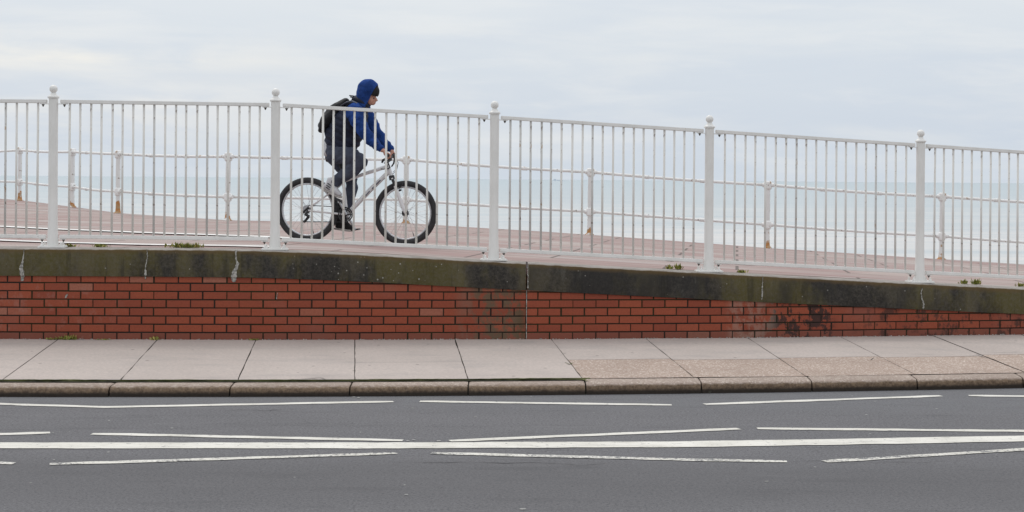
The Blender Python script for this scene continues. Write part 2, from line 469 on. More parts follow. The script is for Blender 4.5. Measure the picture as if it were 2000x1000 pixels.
def make_sea_post():
    t = NT('rusted_white_iron')
    g = t.noise(7, detail=5, lo=.35, hi=.75)
    c_ = t.mix(t.math('MULTIPLY', g, .4), (.75, .75, .74), (.60, .59, .57))
    z = t.xyz()['Z']
    rnd = t.n('ShaderNodeObjectInfo').outputs['Random']
    n = t.n('ShaderNodeTexNoise', {'Vector': t.obj(), 'W': rnd, 'Scale': 9.0, 'Detail': 5.0}, noise_dimensions='4D').outputs[0]
    k = t.rng(t.math('SUBTRACT', t.math('MULTIPLY', n, .9), t.math('MULTIPLY', z, .8)), .34, .40)
    c_ = t.mix(k, c_, t.mix(t.noise(22, lo=.4, hi=.6), (.42, .17, .035), (.40, .27, .15)))
    ch = t.noise(14, detail=6)
    c_ = t.mix(t.math('MULTIPLY', t.rng(ch, .66, .68), .8), c_, (.20, .15, .10))
    t.bump(n, .3, .004)
    return t.done(c_, .6, .4)
def make_sea():
    t = NT('sea_water')
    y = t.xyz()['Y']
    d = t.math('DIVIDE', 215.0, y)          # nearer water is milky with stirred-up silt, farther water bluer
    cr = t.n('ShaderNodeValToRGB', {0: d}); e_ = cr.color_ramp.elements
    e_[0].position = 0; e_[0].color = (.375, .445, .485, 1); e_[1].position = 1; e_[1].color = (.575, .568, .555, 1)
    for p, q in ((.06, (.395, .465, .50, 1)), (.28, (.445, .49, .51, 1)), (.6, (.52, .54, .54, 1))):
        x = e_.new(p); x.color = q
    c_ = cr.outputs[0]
    s = t.noise(.16, (.10, 1, 1), detail=6, rough=.65, lo=.40, hi=.68)
    c_ = t.mix(t.math('MULTIPLY', s, .75), c_, (.39, .445, .47))
    s3 = t.noise(.03, (.12, 1, 1), detail=6, rough=.6, lo=.42, hi=.66, loc=(5, 0, 0))
    c_ = t.mix(t.math('MULTIPLY', s3, .5), c_, (.39, .455, .485))
    s2 = t.noise(.0016, (.3, 1, 1), detail=5, lo=.4, hi=.65)
    c_ = t.mix(t.math('MULTIPLY', s2, .30), c_, (.37, .44, .475))
    t.bump(t.noise(.25, (.35, 1, 1), detail=6, rough=.6), .5, .25)
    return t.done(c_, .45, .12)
M = dict(
    asphalt=make_asphalt(), paint=make_roadpaint('road_paint', -.5), worn=make_roadpaint('worn_road_paint', .0), concrete=make_concrete(),
    agg=make_aggregate('paving_aggregate', (.335, .25, .205), (.43, .345, .29), (.60, .52, .46)),
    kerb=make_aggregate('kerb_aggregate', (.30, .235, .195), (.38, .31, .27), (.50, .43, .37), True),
    brick=make_brick(), mortar=make_mortar(), coping=make_coping(), prom=make_promenade(),
    white=make_white('white_paint', .72), chipped=make_white('chipped_white_paint', .60, (.60, .595, .575)), rail=make_white('rail_white_paint', .625, (.80, .80, .79)), bar=make_white('bar_white_paint', .625, (.74, .725, .69)),
    seapost=make_sea_post(), sea=make_sea(),
    dirt=simple('joint_dirt', (.055, .050, .038), .95, .3, 12),
    moss=simple('moss', (.10, .115, .022), .95, .45, 25, bump=.6, bscale=80, bd=.01),
    jointmoss=simple('joint_moss', (.055, .058, .018), .95, .6, 6),
    crack=simple('road_crack', (.035, .034, .034), .95, .3, 9),
    lime=simple('limescale', (.33, .32, .295), .95, .55, 45, bump=.8, bscale=60, bd=.01),
    bolt=simple('shaded_bolt', (.085, .075, .065), .6, .3, 40),  # shading below the rails is put into this bolt colour
    fleck=simple('old_paint_chip', (.36, .355, .34), .9, .3, 30),
    fade=simple('white_line_paint', (.74, .73, .71), .8, .12, 5),
    leaf=simple('weed_leaf', (.22, .24, .045), .7, .45, 60), dry=simple('dry_weed', (.38, .32, .09), .8, .3, 60),
    rubber=simple('tyre_rubber', (.022, .022, .024), .75, .25, 30), black=simple('black_plastic', (.016, .016, .018), .45, .3, 20),
    steel=simple('brushed_metal', (.42, .43, .45), .35, .15, 20, metal=.85), rim=simple('alloy_rim', (.55, .56, .58), .5, .15, 20, metal=.6),
    frame=simple('white_frame_paint', (.66, .66, .67), .3, .05, 6, spec=.6), decal=simple('grey_decal', (.16, .17, .20), .4, .1, 8),
    skin=simple('skin', (.46, .235, .17), .55, .12, 25, bump=.15, bscale=120, bd=.002),
    lips=simple('lip_skin', (.38, .15, .13), .5, .1, 30),
    blue=simple('blue_fleece', (.016, .050, .20), .9, .35, 9, spec=.15, bump=.9, bscale=14, bd=.03),
    navy=simple('navy_quilting', (.010, .014, .031), .7, .35, 9, spec=.3, bump=.5, bscale=20, bd=.02),
    trouser=simple('charcoal_cotton', (.055, .063, .090), .9, .25, 10, spec=.25, bump=.6, bscale=16, bd=.02),
    bag=simple('black_nylon', (.012, .012, .014), .7, .35, 12, spec=.35, bump=.5, bscale=22, bd=.015),
    strap=simple('grey_webbing', (.09, .10, .13), .8, .2, 20),
    knit=simple('black_knit', (.010, .010, .011), .95, .3, 30, bump=.7, bscale=140, bd=.006),
    shirt=simple('pale_cotton', (.50, .51, .53), .85, .1, 10), shoe=simple('white_shoe_leather', (.50, .50, .52), .5, .12, 20),
    sole=simple('grey_sole', (.36, .34, .32), .8, .15, 20), eye=simple('dark_eye', (.02, .015, .012), .2, .1, 20),
    hazeship=simple('hazed_hull', (.60, .66, .72), .8, .04, 3),  # haze of distance put into the ship's colour itself
)

# ------------------------------------------------------------------ setting: sea, road, pavement, kerb, promenade
XS = [x * .5 for x in range(-28, 29)]
def strip(name, mat, f0, f1, xs=XS, parent=None, sub=1):
    """sheet between two curves f(X)->(X,Y,Z)"""
    mb = MB(); vs = []; fs = []
    for x in xs:
        a, b = Vector(f0(x)), Vector(f1(x))
        for k in range(sub + 1): vs.append(a.lerp(b, k / sub))
    n = sub + 1
    for i in range(len(xs) - 1):
        for k in range(sub): fs.append((i * n + k, (i + 1) * n + k, (i + 1) * n + k + 1, i * n + k + 1))
    mb.add(vs, fs); return mb.build(name, mat, parent)
mb = MB()
ys = [36, 60, 120, 300, 1000, 4000, 15000, 60000]
vs = []
for y in ys:
    w = 60 + y * .9
    vs += [(-w, y, HC - 6), (w, y, HC - 6)]
mb.add(vs, [(2 * i, 2 * i + 1, 2 * i + 3, 2 * i + 2) for i in range(len(ys) - 1)])
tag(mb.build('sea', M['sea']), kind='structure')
mb = MB(); mb.add([(-400, -120, -.35), (400, -120, -.35), (400, 29, -.35), (-400, 29, -.35)], [(0, 1, 2, 3)])
tag(mb.build('ground', M['dirt']), kind='structure')
road = strip('road', M['asphalt'], lambda x: (x, -14, 0), lambda x: (x, Yk(x) + .05, 0), sub=8)
tag(road, kind='structure')

def marking(name, pts, mat, width=None, parent=road, z=.004, ragged=.009):
    """painted line lying on the road; pts are its ends (and bends), width in metres"""
    P = [on_z(px, py, z) for px, py in pts]
    L_, Rr = [], []
    dense = []
    for a, b in zip(P, P[1:]):
        n = max(2, int((b - a).length / .12))
        dense += [a.lerp(b, i / n) for i in range(n)]
    dense.append(P[-1])
    for i, p in enumerate(dense):
        t = (dense[min(i + 1, len(dense) - 1)] - dense[max(i - 1, 0)]).normalized(); nrm = Vector((-t.y, t.x, 0))
        w = width / 2
        end = min(i, len(dense) - 1 - i)
        if end == 0: w *= .72
        L_.append(p + nrm * (w + random.uniform(-ragged, ragged))); Rr.append(p - nrm * (w + random.uniform(-ragged, ragged)))
    mb = MB(); n = len(dense)
    mb.add(L_ + Rr, [(i, i + 1, n + i + 1, n + i) for i in range(n - 1)])
    return mb.build(name, mat, parent)
for pts in ([(-330, 779), (206, 794.8), (768, 784)], [(820, 783.6), (1312, 790.6)], [(1376, 789.4), (1838, 772.8)], [(1892, 772.4), (2380, 778)]):
    marking('zigzag_line', pts, M['paint'], .105)
for pts in ([(-480, 861), (98, 844.8)], [(180, 846.8), (700, 858), (787, 859.8)], [(878, 860.6), (1350, 841), (1443, 837)], [(1479, 836.6), (2000, 841.4), (2080, 842.6)]):
    marking('zigzag_line', pts, M['paint'], .10)
for pts in ([(-540, 890), (28, 904.6)], [(97, 906), (700, 887.5), (775, 884.6)], [(842, 884.6), (1350, 897.5), (1537, 901)], [(1609, 901), (2000, 877.4), (2230, 863)]):
    marking('zigzag_line', pts, M['worn'], .095)
marking('centre_line', [(-500, 869), (0, 869.8), (350, 869.8), (700, 869.9), (1000, 868.7), (1350, 867.3), (1700, 861.5), (2000, 856.2), (2500, 845)], M['paint'], .255)
def crackline(pts, w, parent=road, zf_=None, mat=None, name='crack'):
    P = [on_z(px, py, .003) for px, py in pts] if zf_ is None else [zf_(*q) for q in pts]
    d = []
    for a, b in zip(P, P[1:]):
        n = max(2, int((b - a).length / .05))
        for i in range(n):
            q = a.lerp(b, i / n); d.append(q + Vector((0, random.uniform(-.012, .012), 0)))
    d.append(P[-1]); mb = MB(); n = len(d); A, B = [], []
    for i, p in enumerate(d):
        ww = w * random.uniform(.25, 1) * min(1, .2 + min(i, n - 1 - i) / 8)
        t = (d[min(i + 1, n - 1)] - d[max(i - 1, 0)]).normalized(); nr = Vector((-t.y, t.x, 0))
        A.append(p + nr * ww / 2); B.append(p - nr * ww / 2)
    mb.add(A + B, [(i, i + 1, n + i + 1, n + i) for i in range(n - 1)])
    return mb.build(name, mat or M['crack'], parent)
crackline([(760, 902), (800, 903), (900, 902.5), (985, 904), (1040, 902.5), (1130, 908), (1170, 906), (1210, 903.5)], .012)
crackline([(1545, 902), (1570, 900.5), (1610, 898), (1650, 896.5)], .016)
crackline([(1640, 905), (1720, 902), (1800, 903), (1870, 900)], .009)
crackline([(440, 802), (470, 800), (520, 801.5), (560, 799.5), (590, 798.5)], .02)
mb = MB()
for px, py, s in ((103, 844.5, .02), (116, 843.5, .014), (135, 843.5, .01), (796, 860.5, .03), (808, 859, .03), (856, 861, .04), (704, 844, .02), (806, 797, .03),
                  (928, 813.5, .03), (1160, 806, .02), (336, 836, .03), (213, 821, .025), (646, 828, .018), (700, 776.5, .04), (691, 775.5, .03), (1037, 774, .02),
                  (1709, 784, .025), (1692, 810, .025), (1829, 798, .02), (1498, 940, .03), (1021, 994, .04), (793, 966, .03), (212, 883, .03), (106, 898, .025),
                  (60, 943, .02), (1592, 912, .02), (1410, 834, .015), (1700, 847, .02), (1946, 889, .018), (790, 947, .02), (575, 932, .02), (1664, 773.5, .02), (1268, 775, .018)):
    p = on_z(px, py, .0035); n = 7; s *= .55; q0 = random.random() * 6
    ring = [p + Vector((math.cos(q0 + k * .9) * s * random.uniform(.4, 1), math.sin(q0 + k * .9) * s * random.uniform(.4, .9), 0)) for k in range(n)]
    top = [v + (p - v) * .3 + Vector((0, 0, s * .12)) for v in ring]
    mb.add(ring + top, [(k, (k + 1) % n, n + (k + 1) % n, n + k) for k in range(n)] + [tuple(n + k for k in range(n))])
tag(mb.build('paint_flecks', M['fleck']), 'scattered chips of white paint lying on the grey road', 'paint flecks', kind='stuff')

# pavement: concrete bays between curb and wall, with gaps over dark dirt
def ypb(X): return Yk(X) + .25                        # back of kerb
def zpb(X): return HC - 1.588
def zpw(X): return HC - 1.50
def zpav(X, Y):
    y0, y1 = ypb(X), Yw(X)
    t = (Y - y0) / (y1 - y0); return zpb(X) + (zpw(X) - zpb(X)) * t
pav = strip('pavement', M['dirt'], lambda x: (x, ypb(x) - .02, zpb(x) - .012), lambda x: (x, Yw(x) + .02, zpw(x) - .012), sub=3)
tag(pav, kind='structure')
def on_pav(px, py):
    z = HC - 1.54
    for _ in range(12):
        p = on_z(px, py, z); z = zpav(p.x, p.y)
    return on_z(px, py, z)
jw = [(110, 665, 3, 742), (305, 666, 235, 742), (498, 667, 465, 741), (693, 667, 693, 741.5), (890, 667, 915, 742), (1080, 666, 1141, 743),
      (1265, 664, 1373, 751), (1462, 660, 1599, 750), (1642, 658, 1817, 746), (1824, 656, 2040, 742)]
joints = []
for a, b, c_, d in jw:
    p, q = on_pav(a, b), on_pav(c_, d)
    joints.append((p, q))
def ext(t, w):                                   # slide a joint to the wall (t=1) or kerb (t=0)
    p, q = t; k = 0
    X = None
    for _ in range(10):
        X = q.x + (p.x - q.x) * k
        Y = ypb(X) + (Yw(X) - ypb(X)) * w
        k = (Y - q.y) / (p.y - q.y)
    return Vector((X, Y, zpav(X, Y)))
lines = [(ext(j, 1), ext(j, 0)) for j in joints]
def mv(l, dx): return tuple(Vector((v.x + dx, (Yw(v.x + dx) if i == 0 else ypb(v.x + dx)), (zpw(0) if i == 0 else zpb(0)))) for i, v in enumerate(l))
lines = [mv(lines[0], -.93 * k) for k in range(6, 0, -1)] + lines + [mv(lines[-1], .93 * k) for k in range(1, 7)]
first_agg = 6 + 5
def bay(l0, l1, t0, t1, mb, tilt=0):
    g = .0035; nu, nv = 10, 8; vs = []
    for i in range(nu + 1):
        for j in range(nv + 1):
            s, t = i / nu, t0 + (t1 - t0) * j / nv
            a = l0[1].lerp(l0[0], t); b = l1[1].lerp(l1[0], t)
            a = a + Vector((g, 0, 0)); b = b - Vector((g, 0, 0))
            jag = .006 * mnoise.noise(Vector((a.x * 9, t * 14, 1.0))) if i == 0 else (.006 * mnoise.noise(Vector((b.x * 9, t * 14, 2.0))) if i == nu else 0)
            v = a.lerp(b, s); v.x += jag; v.y = ypb(v.x) + (Yw(v.x) - ypb(v.x)) * t
            if j == 0 and t0 == 0: v.y += .004 + (.009 if abs(mnoise.noise(Vector((v.x * 4, 0, 5)))) > .15 else .002)
            v.z = zpav(v.x, v.y) + tilt * (s - .5)
            edge = (i in (0, nu)) or (j in (0, nv))
            if edge: v.z -= .002
            vs.append(v)
    n = nv + 1
    mb.add(vs, [(i * n + j, (i + 1) * n + j, (i + 1) * n + j + 1, i * n + j + 1) for i in range(nu) for j in range(nv)])
ma, mg = MB(), MB()
for i in range(len(lines) - 1):
    tl = random.uniform(-.004, .004)
    if i >= first_agg:
        sp = .425 + (.015 if i % 2 else -.01)
        bay(lines[i], lines[i + 1], sp, 1, ma, tl); bay(lines[i], lines[i + 1], 0, sp - .004, mg, tl)
    elif i == 9: bay(lines[i], lines[i + 1], 0, .40, ma, tl); bay(lines[i], lines[i + 1], .4025, 1, ma, tl)
    else: bay(lines[i], lines[i + 1], 0, 1, ma, tl)
ma.build('concrete_bay', M['concrete'], pav, True); mg.build('aggregate_bay', M['agg'], pav, True)
pv = lambda px, py: on_pav(px, py) + Vector((0, 0, .0025))
crackline([(1690, 703), (1700, 704), (1707, 699), (1725, 698)], .025, pav, pv)
crackline([(1875, 696), (1900, 695.5), (1914, 692)], .02, pav, pv)
crackline([(1905, 692), (1918, 697), (1942, 702)], .02, pav, pv)
crackline([(1740, 691), (1800, 692), (1860, 693)], .008, pav, pv)
crackline([(1960, 668), (1975, 668.5), (1985, 669)], .02, pav, pv)
crackline([(1916, 690), (1960, 689), (2010, 687)], .012, pav, pv)
crackline([(580, 741), (600, 740), (625, 738), (635, 741)], .03, pav, pv)
crackline([(1104, 708), (1112, 712), (1118, 709)], .05, pav, pv, M['moss'])
crackline([(1125, 742), (1138, 741), (1150, 745)], .06, pav, pv, M['moss'])
# black-green weed line in the joint behind the kerb
for x0, x1, w in ((2, 210, .022), (228, 448, .022), (470, 620, .018), (690, 912, .018), (925, 1120, .022), (1150, 1290, .010), (1375, 1480, .006)):
    k = int((x1 - x0) / 30) + 1
    def pb(px, _):
        p = on_pav(px, 743)
        for _i in range(4): p = Vector((p.x, ypb(p.x) + .010, zpav(p.x, ypb(p.x)) + .0035))
        return p
    crackline([(x0 + (x1 - x0) * i / k, 0) for i in range(k + 1)], w * 1.6, pav, pb, M['moss'] if w > .015 else None, 'joint_moss')

mbm = MB(); vs = []
xm = [x * .04 for x in range(-200, 17)]
for x in xm:
    t_ = .0145 - .004 * mnoise.noise(Vector((x * 3, 0, 0))); yy = ypb(x) + .002 + .003 * mnoise.noise(Vector((x * 9, 0, 4)))
    vs += [(x, yy, zpb(x) - .02), (x, yy, zpb(x) - .001), (x, yy + .010 + .006 * mnoise.noise(Vector((x * 12, 3, 4))), zpb(x) + .003)]
mbm.add(vs, [(3 * i + j, 3 * i + 3 + j, 3 * i + 4 + j, 3 * i + 1 + j) for i in range(len(xm) - 1) for j in (0, 1)])
mbm.build('joint_moss', M['jointmoss'], pav)
# kerb stones
kerb = empty('kerb', (0, Yk(0), 0)); tag(kerb, kind='structure')
kx = [on_z(px, 774, 0).x for px in (215, 450, 683, 914, 1145, 1375, 1598, 1815)]
st = .918
kx = [kx[0] - st * k for k in range(8, 0, -1)] + kx + [kx[-1] + st * k for k in range(1, 8)]
prof = [(0.004, -.02), (0, .02), (0, .048), (.006, .066), (.020, .080), (.042, .088), (.10, .093), (.18, .096), (.247, .098), (.247, -.02)]
for a, b in zip(kx, kx[1:]):
    mb = MB(); vs = []; n = 46; dz = random.uniform(-.002, .002) - (.013 if a < 0.55 else 0.0); dy = random.uniform(-.004, .004)
    for i in range(n + 1):
        x = a + .006 + (b - a - .012) * i / n
        for j, (y, z) in enumerate(prof):
            e_ = .005 if i in (0, n) and 1 < j < 9 else 0
            w_ = .004 * mnoise.noise(Vector((x * 6, j * .7, 3))) + .006 * mnoise.noise(Vector((x * 23, j * .9, 8))) if 1 < j < 7 else 0
            vs.append((x, Yk(x) + y + dy + (e_ if j < 5 else 0) + w_, z + dz - (e_ * .6 if j > 3 else 0) + w_))
    k = len(prof)
    fs = [(i * k + j, (i + 1) * k + j, (i + 1) * k + j + 1, i * k + j + 1) for i in range(n) for j in range(k - 1)]
    fs += [tuple(range(k)), tuple(n * k + j for j in range(k - 1, -1, -1))]
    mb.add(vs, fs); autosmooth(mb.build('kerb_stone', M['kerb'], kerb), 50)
strip('kerb_joint_fill', M['dirt'], lambda x: (x, Yk(x) + .03, .0), lambda x: (x, Yk(x) + .2, .075), parent=kerb)
mb = MB(); pp = on_z(1377, 767, .0)
for k in range(26):
    q = pp + Vector((random.gauss(0, .035), random.gauss(.0, .015) - .01, random.uniform(.003, .02)))
    s = random.uniform(.006, .016); mb.ellipsoid(q, [(s, 0, 0), (0, s, 0), (0, 0, s * .6)], 6, 4)
tag(mb.build('gutter_silt', M['dirt']), 'small heap of dark silt in the gutter at a broken kerb joint', 'silt', kind='stuff')

# promenade deck
xs = [x * .25 for x in range(-64, 65)]
mb = MB(); vs = []; nv = 26
for x in xs:
    y0, y1 = Yw(x) + .27, Yf(x) + .12
    for j in range(nv + 1):
        y = y0 + (y1 - y0) * j / nv
        vs.append((x, y, zprom(x, y) + .004 + .006 * mnoise.noise(Vector((x * .8, y * .5, 0)))))
    vs.append((x, y1 + .02, HC - 6.5))
n = nv + 2
mb.add(vs, [(i * n + j, (i + 1) * n + j, (i + 1) * n + j + 1, i * n + j + 1) for i in range(len(xs) - 1) for j in range(nv + 1)])
prom = tag(mb.build('promenade', M['prom'], smooth=True), kind='structure'); autosmooth(prom, 40)
# worn white lane line and the edge line painted on the promenade
def prom_line(pts, w, name='lane_line', dz=.016):
    P = [at_prom(px, py) for px, py in pts]; d = []
    for a, b in zip(P, P[1:]):
        k = max(2, int((b - a).length / .3)); d += [a.lerp(b, i / k) for i in range(k)]
    d.append(P[-1]); A, B = [], []
    for p in d:
        for s_, lst in ((1, A), (-1, B)):
            y = p.y + s_ * w / 2; lst.append(Vector((p.x, y, zprom(p.x, y) + dz)))
    mb = MB(); n = len(d); mb.add(A + B, [(i, i + 1, n + i + 1, n + i) for i in range(n - 1)])
    return mb.build(name, M['fade'], prom)
prom_line([(-60, 441), (0, 444), (100, 449), (215, 453.6), (330, 458), (520, 464.5), (572, 467.5)], .36)
prom_line([(-60, 468), (0, 471.5), (75, 474.5), (150, 477), (300, 480.4), (500, 483.6), (530, 484.4)], .26)
prom_line([(1300, 510.5), (1345, 511.5)], .10); prom_line([(1402, 516), (1425, 517)], .07); prom_line([(1435, 517.5), (1475, 520)], .08)
prom_line([(1940, 522), (1965, 523.5)], .10)

# ------------------------------------------------------------------ retaining wall: bricks, mortar, coping
wall = empty('retaining_wall', (0, Yw(0), zpw(0)))
tag(wall, 'long low red brick retaining wall with dark mossy concrete coping', 'wall')
Z0 = HC - 1.437                                # centre of the first bed joint above the pavement
CP = .0757; PITCH = .2226
# arc length along the face
AX = [x * .02 for x in range(-500, 501)]; AS = [0.0]
for a, b in zip(AX, AX[1:]): AS.append(AS[-1] + math.hypot(b - a, Yw(b) - Yw(a)))
def X_of_s(s): return float(np.interp(s, AS, AX))
def s_of_X(x): return float(np.interp(x, AX, AS))
s_ref = s_of_X(at_wall(1073.5, 591).x)         # a perpend of the course centred at y=591
z591 = at_wall(1073.5, 591).z
c591 = round((z591 - Z0) / CP - .5)
XJ = at_wall(1028.5, 600).x                     # expansion joint
bm = bmesh.new(); tone = bm.faces.layers.float.new('tone')
jt = .011
for c_ in range(-1, 12):
    zb, zt = Z0 + CP * c_ + jt / 2, Z0 + CP * (c_ + 1) - jt / 2
    ph = 0 if (c_ - c591) % 2 == 0 else .5
    k0 = int(s_ref / PITCH) + 2; i = -k0
    rr = random.Random(c_ * 31 + 5)
    while True:
        s0 = s_ref + (i + ph) * PITCH; i += 1
        if s0 < 0: continue
        if s0 > AS[-1] - .3: break
        j0, j1 = rr.uniform(-.003, .003), rr.uniform(-.003, .003)
        x0, x1 = X_of_s(s0 + jt / 2 + j0), X_of_s(s0 + PITCH - jt / 2 + j1)
        if zb > zc((x0 + x1) / 2) - .08: continue
        segs = [(x0, x1)]
        if x0 < XJ < x1: segs = [(x0, XJ - .006), (XJ + .006, x1)]
        for a, b in segs:
            if b - a < .02: continue
            ya, yb = Yw(a), Yw(b); dd = rr.uniform(-.0015, .0015); dz0, dz1 = rr.uniform(-.0012, .0012), rr.uniform(-.0012, .0012)
            t_ = (Vector((b, yb, 0)) - Vector((a, ya, 0))).normalized(); nr = Vector((t_.y, -t_.x, 0))
            pts = []
            for base in (0, 1):
                for (x, y), sgn in (((a, ya), 1), ((b, yb), -1)):
                    for z in (zb, zt):
                        ins = .0035 if base else 0
                        q = Vector((x, y, z + dz0)) + nr * (dd if base else dd - .0035) + t_ * (ins * sgn)
                        q.z += ins * (1 if z == zb else -1)
                        pts.append(bm.verts.new(q))
            a0, a1, b0, b1, A0, A1, B0, B1 = pts
            w = rr.random(); w = w if w < .9 or rr.random() < .35 else .5
            bk = []
            for v in (a0, b0, b1, a1):
                bk.append(bm.verts.new(v.co - nr * .02))
            e0, e1, e2, e3 = bk
            for f in ((A0, B0, B1, A1), (a0, b0, B0, A0), (b0, b1, B1, B0), (b1, a1, A1, B1), (a1, a0, A0, A1), (e0, e1, b0, a0), (e1, e2, b1, b0), (e2, e3, a1, b1), (e3, e0, a0, a1)):
                ff = bm.faces.new(f); ff[tone] = w
bmesh.ops.recalc_face_normals(bm, faces=bm.faces)
me = bpy.data.meshes.new('brickwork'); bm.to_mesh(me); bm.free()
newobj('brickwork', me, M['brick'], wall, world=True)
xsw = [x * .25 for x in range(-40, 41)]
strip('mortar', M['mortar'], lambda x: (x, Yw(x) + .0065, zpw(x) - .1), lambda x: (x, Yw(x) + .0065, zc(x) - .1), xs=xsw, parent=wall)
mb = MB(); mb.box((XJ, Yw(XJ) + .004, (zpw(0) + zc(XJ) - .25) / 2), (.006, .008, zc(XJ) - .25 - zpw(0)))
mb.build('expansion_joint', M['lime'], wall)
def coping_piece(xa, xb):
    n = max(2, int((xb - xa) / .1)); vs = []; hs = []
    prof = [(.06, 0.0), (-.016, 0.0), (-.018, .004), (-.018, .235), (-.014, .245), (-.005, .251), (.02, .2535), (.26, .256), (.30, .256), (.30, .0)]
    for i in range(n + 1):
        x = xa + (xb - xa) * i / n; en = .004 if i in (0, n) else 0
        for j, (y, h) in enumerate(prof):
            w_ = .0035 * mnoise.noise(Vector((x * 5, j * 1.3, 0))) if 1 < j < 6 else 0
            w_ += (.004 * mnoise.noise(Vector((x * 14, 0, 7))) if j in (3, 4) else 0)
            vs.append((x, Yw(x) + y + w_ + en, zc(x) - .2535 + h + w_ * .5)); hs.append(h)
    k = len(prof); mb = MB()
    fs = [(i * k + j, (i + 1) * k + j, (i + 1) * k + (j + 1) % k, i * k + (j + 1) % k) for i in range(n) for j in range(k)]
    fs += [tuple(range(k)), tuple(n * k + j for j in range(k - 1, -1, -1))]
    mb.add(vs, fs); me = mb.mesh()
    at = me.attributes.new('h', 'FLOAT', 'POINT'); at.data.foreach_set('value', hs)
    return autosmooth(newobj('coping', me, M['coping'], wall, world=True), 30)
coping_piece(-10, XJ - .009); coping_piece(XJ + .009, 10)
def lime(px, w0, pts, name='limescale_streak', yoff=-.021):
    """pts: (dx px, py, half width px) down the streak"""
    mb = MB(); A, B, Cc = [], [], []
    P = []
    for (a, b) in zip(pts, pts[1:]):
        k = max(1, int((b[1] - a[1]) / 2))
        P += [tuple(a[q] + (b[q] - a[q]) * i / k for q in range(3)) for i in range(k)]
    P.append(pts[-1])
    for dx, py, hw in P:
        zz = at_wall(px + dx, py, 0).z
        off = yoff if zz > zc(at_wall(px, py).x) - .2535 else -.003
        jl, jr = random.uniform(-.7, .7) * min(1, hw), random.uniform(-.7, .7) * min(1, hw)
        A.append(at_wall(px + dx - hw + jl, py, off)); B.append(at_wall(px + dx + hw + jr, py, off))
        Cc.append(at_wall(px + dx + (jl + jr) / 2, py, off - .004 - .004 * min(1, hw / 3)))
    n = len(P)
    mb.add(A + Cc + B, [(i, i + 1, n + i + 1, n + i) for i in range(n - 1)] + [(n + i, n + i + 1, 2 * n + i + 1, 2 * n + i) for i in range(n - 1)])
    mb.build(name, M['lime'], wall, True)
lime(43, 0, [(4, 486, .6), (3, 500, .8), (1, 512, 1.8), (-2, 524, 4), (0, 532, 4.5), (1, 540, 3.5), (0, 549, 2.2)])
lime(285, 0, [(2, 487, .6), (3, 500, .9), (1, 512, 1), (-1, 526, 1.2), (-1, 536, 2), (-1, 545, 1.2)])
lime(460, 0, [(2, 488, 3), (1, 492, 1.4), (1, 506, 1.2), (4, 514, 2.6), (2, 522, 3.6), (-2, 530, 4.4), (-3, 541, 6), (-3, 548, 4), (-3, 551, 2)])
lime(1490, 0, [(0, 541, .7), (-1, 556, .9), (-1, 570, 1.2), (-2, 585, 1.1)])
lime(1802, 0, [(0, 562, .8), (-3, 572, 1), (-1, 584, 1.2), (2, 594, 1.7), (1, 605, 1.3)])
lime(1031, 0, [(0, 517, .5), (0, 530, .9), (0, 550, 1.0), (0, 563, 1.2)])
lime(540, 0, [(2, 572, .5), (0, 584, .7)]); lime(130, 0, [(2, 574, .6), (0, 577, 2), (-2, 582, 1.5)])

# ------------------------------------------------------------------ near fence
YFENCE = .125
px_posts = [(103, 479), (537, 483), (964, 505), (1384, 529), (1796, 551)]
pX = [at_wall(a, b, YFENCE).x for a, b in px_posts]
pX = [pX[0] - 2.05] + pX + [pX[-1] + 2.07]
posts = [Vector((x, Yw(x) + YFENCE, zc(x) + .001)) for x in pX]
fence = empty('metal_fence', posts[3])
tag(fence, 'near white metal fence of close upright bars between ball-topped posts, on the wall coping', 'fence')
T0 = Matrix.Translation(-posts[3])
def make_post():
    mb = MB()
    mb.lathe([(.054, .012), (.053, .05), (.050, .09), (.046, .16), (.0435, .24), (.0425, .6), (.0425, 1.375), (.0425, 1.385)], n=28)
    o = autosmooth(mb.build('post', M['white'], None, world=False), 40)
    c_ = MB(); c_.lathe([(.042, 1.383), (.052, 1.386), (.054, 1.392), (.054, 1.399), (.050, 1.404), (.040, 1.410), (.030, 1.420), (.024, 1.432), (.022, 1.438)], n=28)
    c_.lathe([(.012, 1.4345)] + [(.0375 * math.sin(math.pi * k / 14), 1.471 - .0375 * math.cos(math.pi * k / 14)) for k in range(2, 14)] + [(.002, 1.5085)], n=28)
    autosmooth(c_.build('ball_finial', M['white'], o, world=False), 50)
    b = MB(); b.box((0, 0, .010), (.245, .20, .020)); bp = bevel(b.build('base_plate', M['white'], o, world=False), .006)
    for sx in (-.085, .085):
        for sy in (-.065, .065):
            q = MB(); q.lathe([(.016, .019), (.016, .034), (.010, .036), (.009, .052), (.004, .056)], (sx, sy, 0), 8)
            q.build('bolt', M['white'], bp, world=False)
    return o
p0 = make_post(); p0.parent = fence
for i, p in enumerate(posts):
    o = p0 if i == 0 else copy_tree(p0, fence)
    o.location = p - posts[3]; o.rotation_euler = (0, R(random.uniform(-.25, .25)), R(3 + i))
barm = MB(); barm.lathe([(.0105, .122), (.0105, 1.338)], n=10)
barm = barm.mesh(); barm.polygons.foreach_set('use_smooth', [len(p.vertices) == 4 for p in barm.polygons]); barm.materials.append(M['bar'])
barc = barm.copy(); barc.materials.clear(); barc.materials.append(M['chipped'])
RT, RB = 1.355, .105
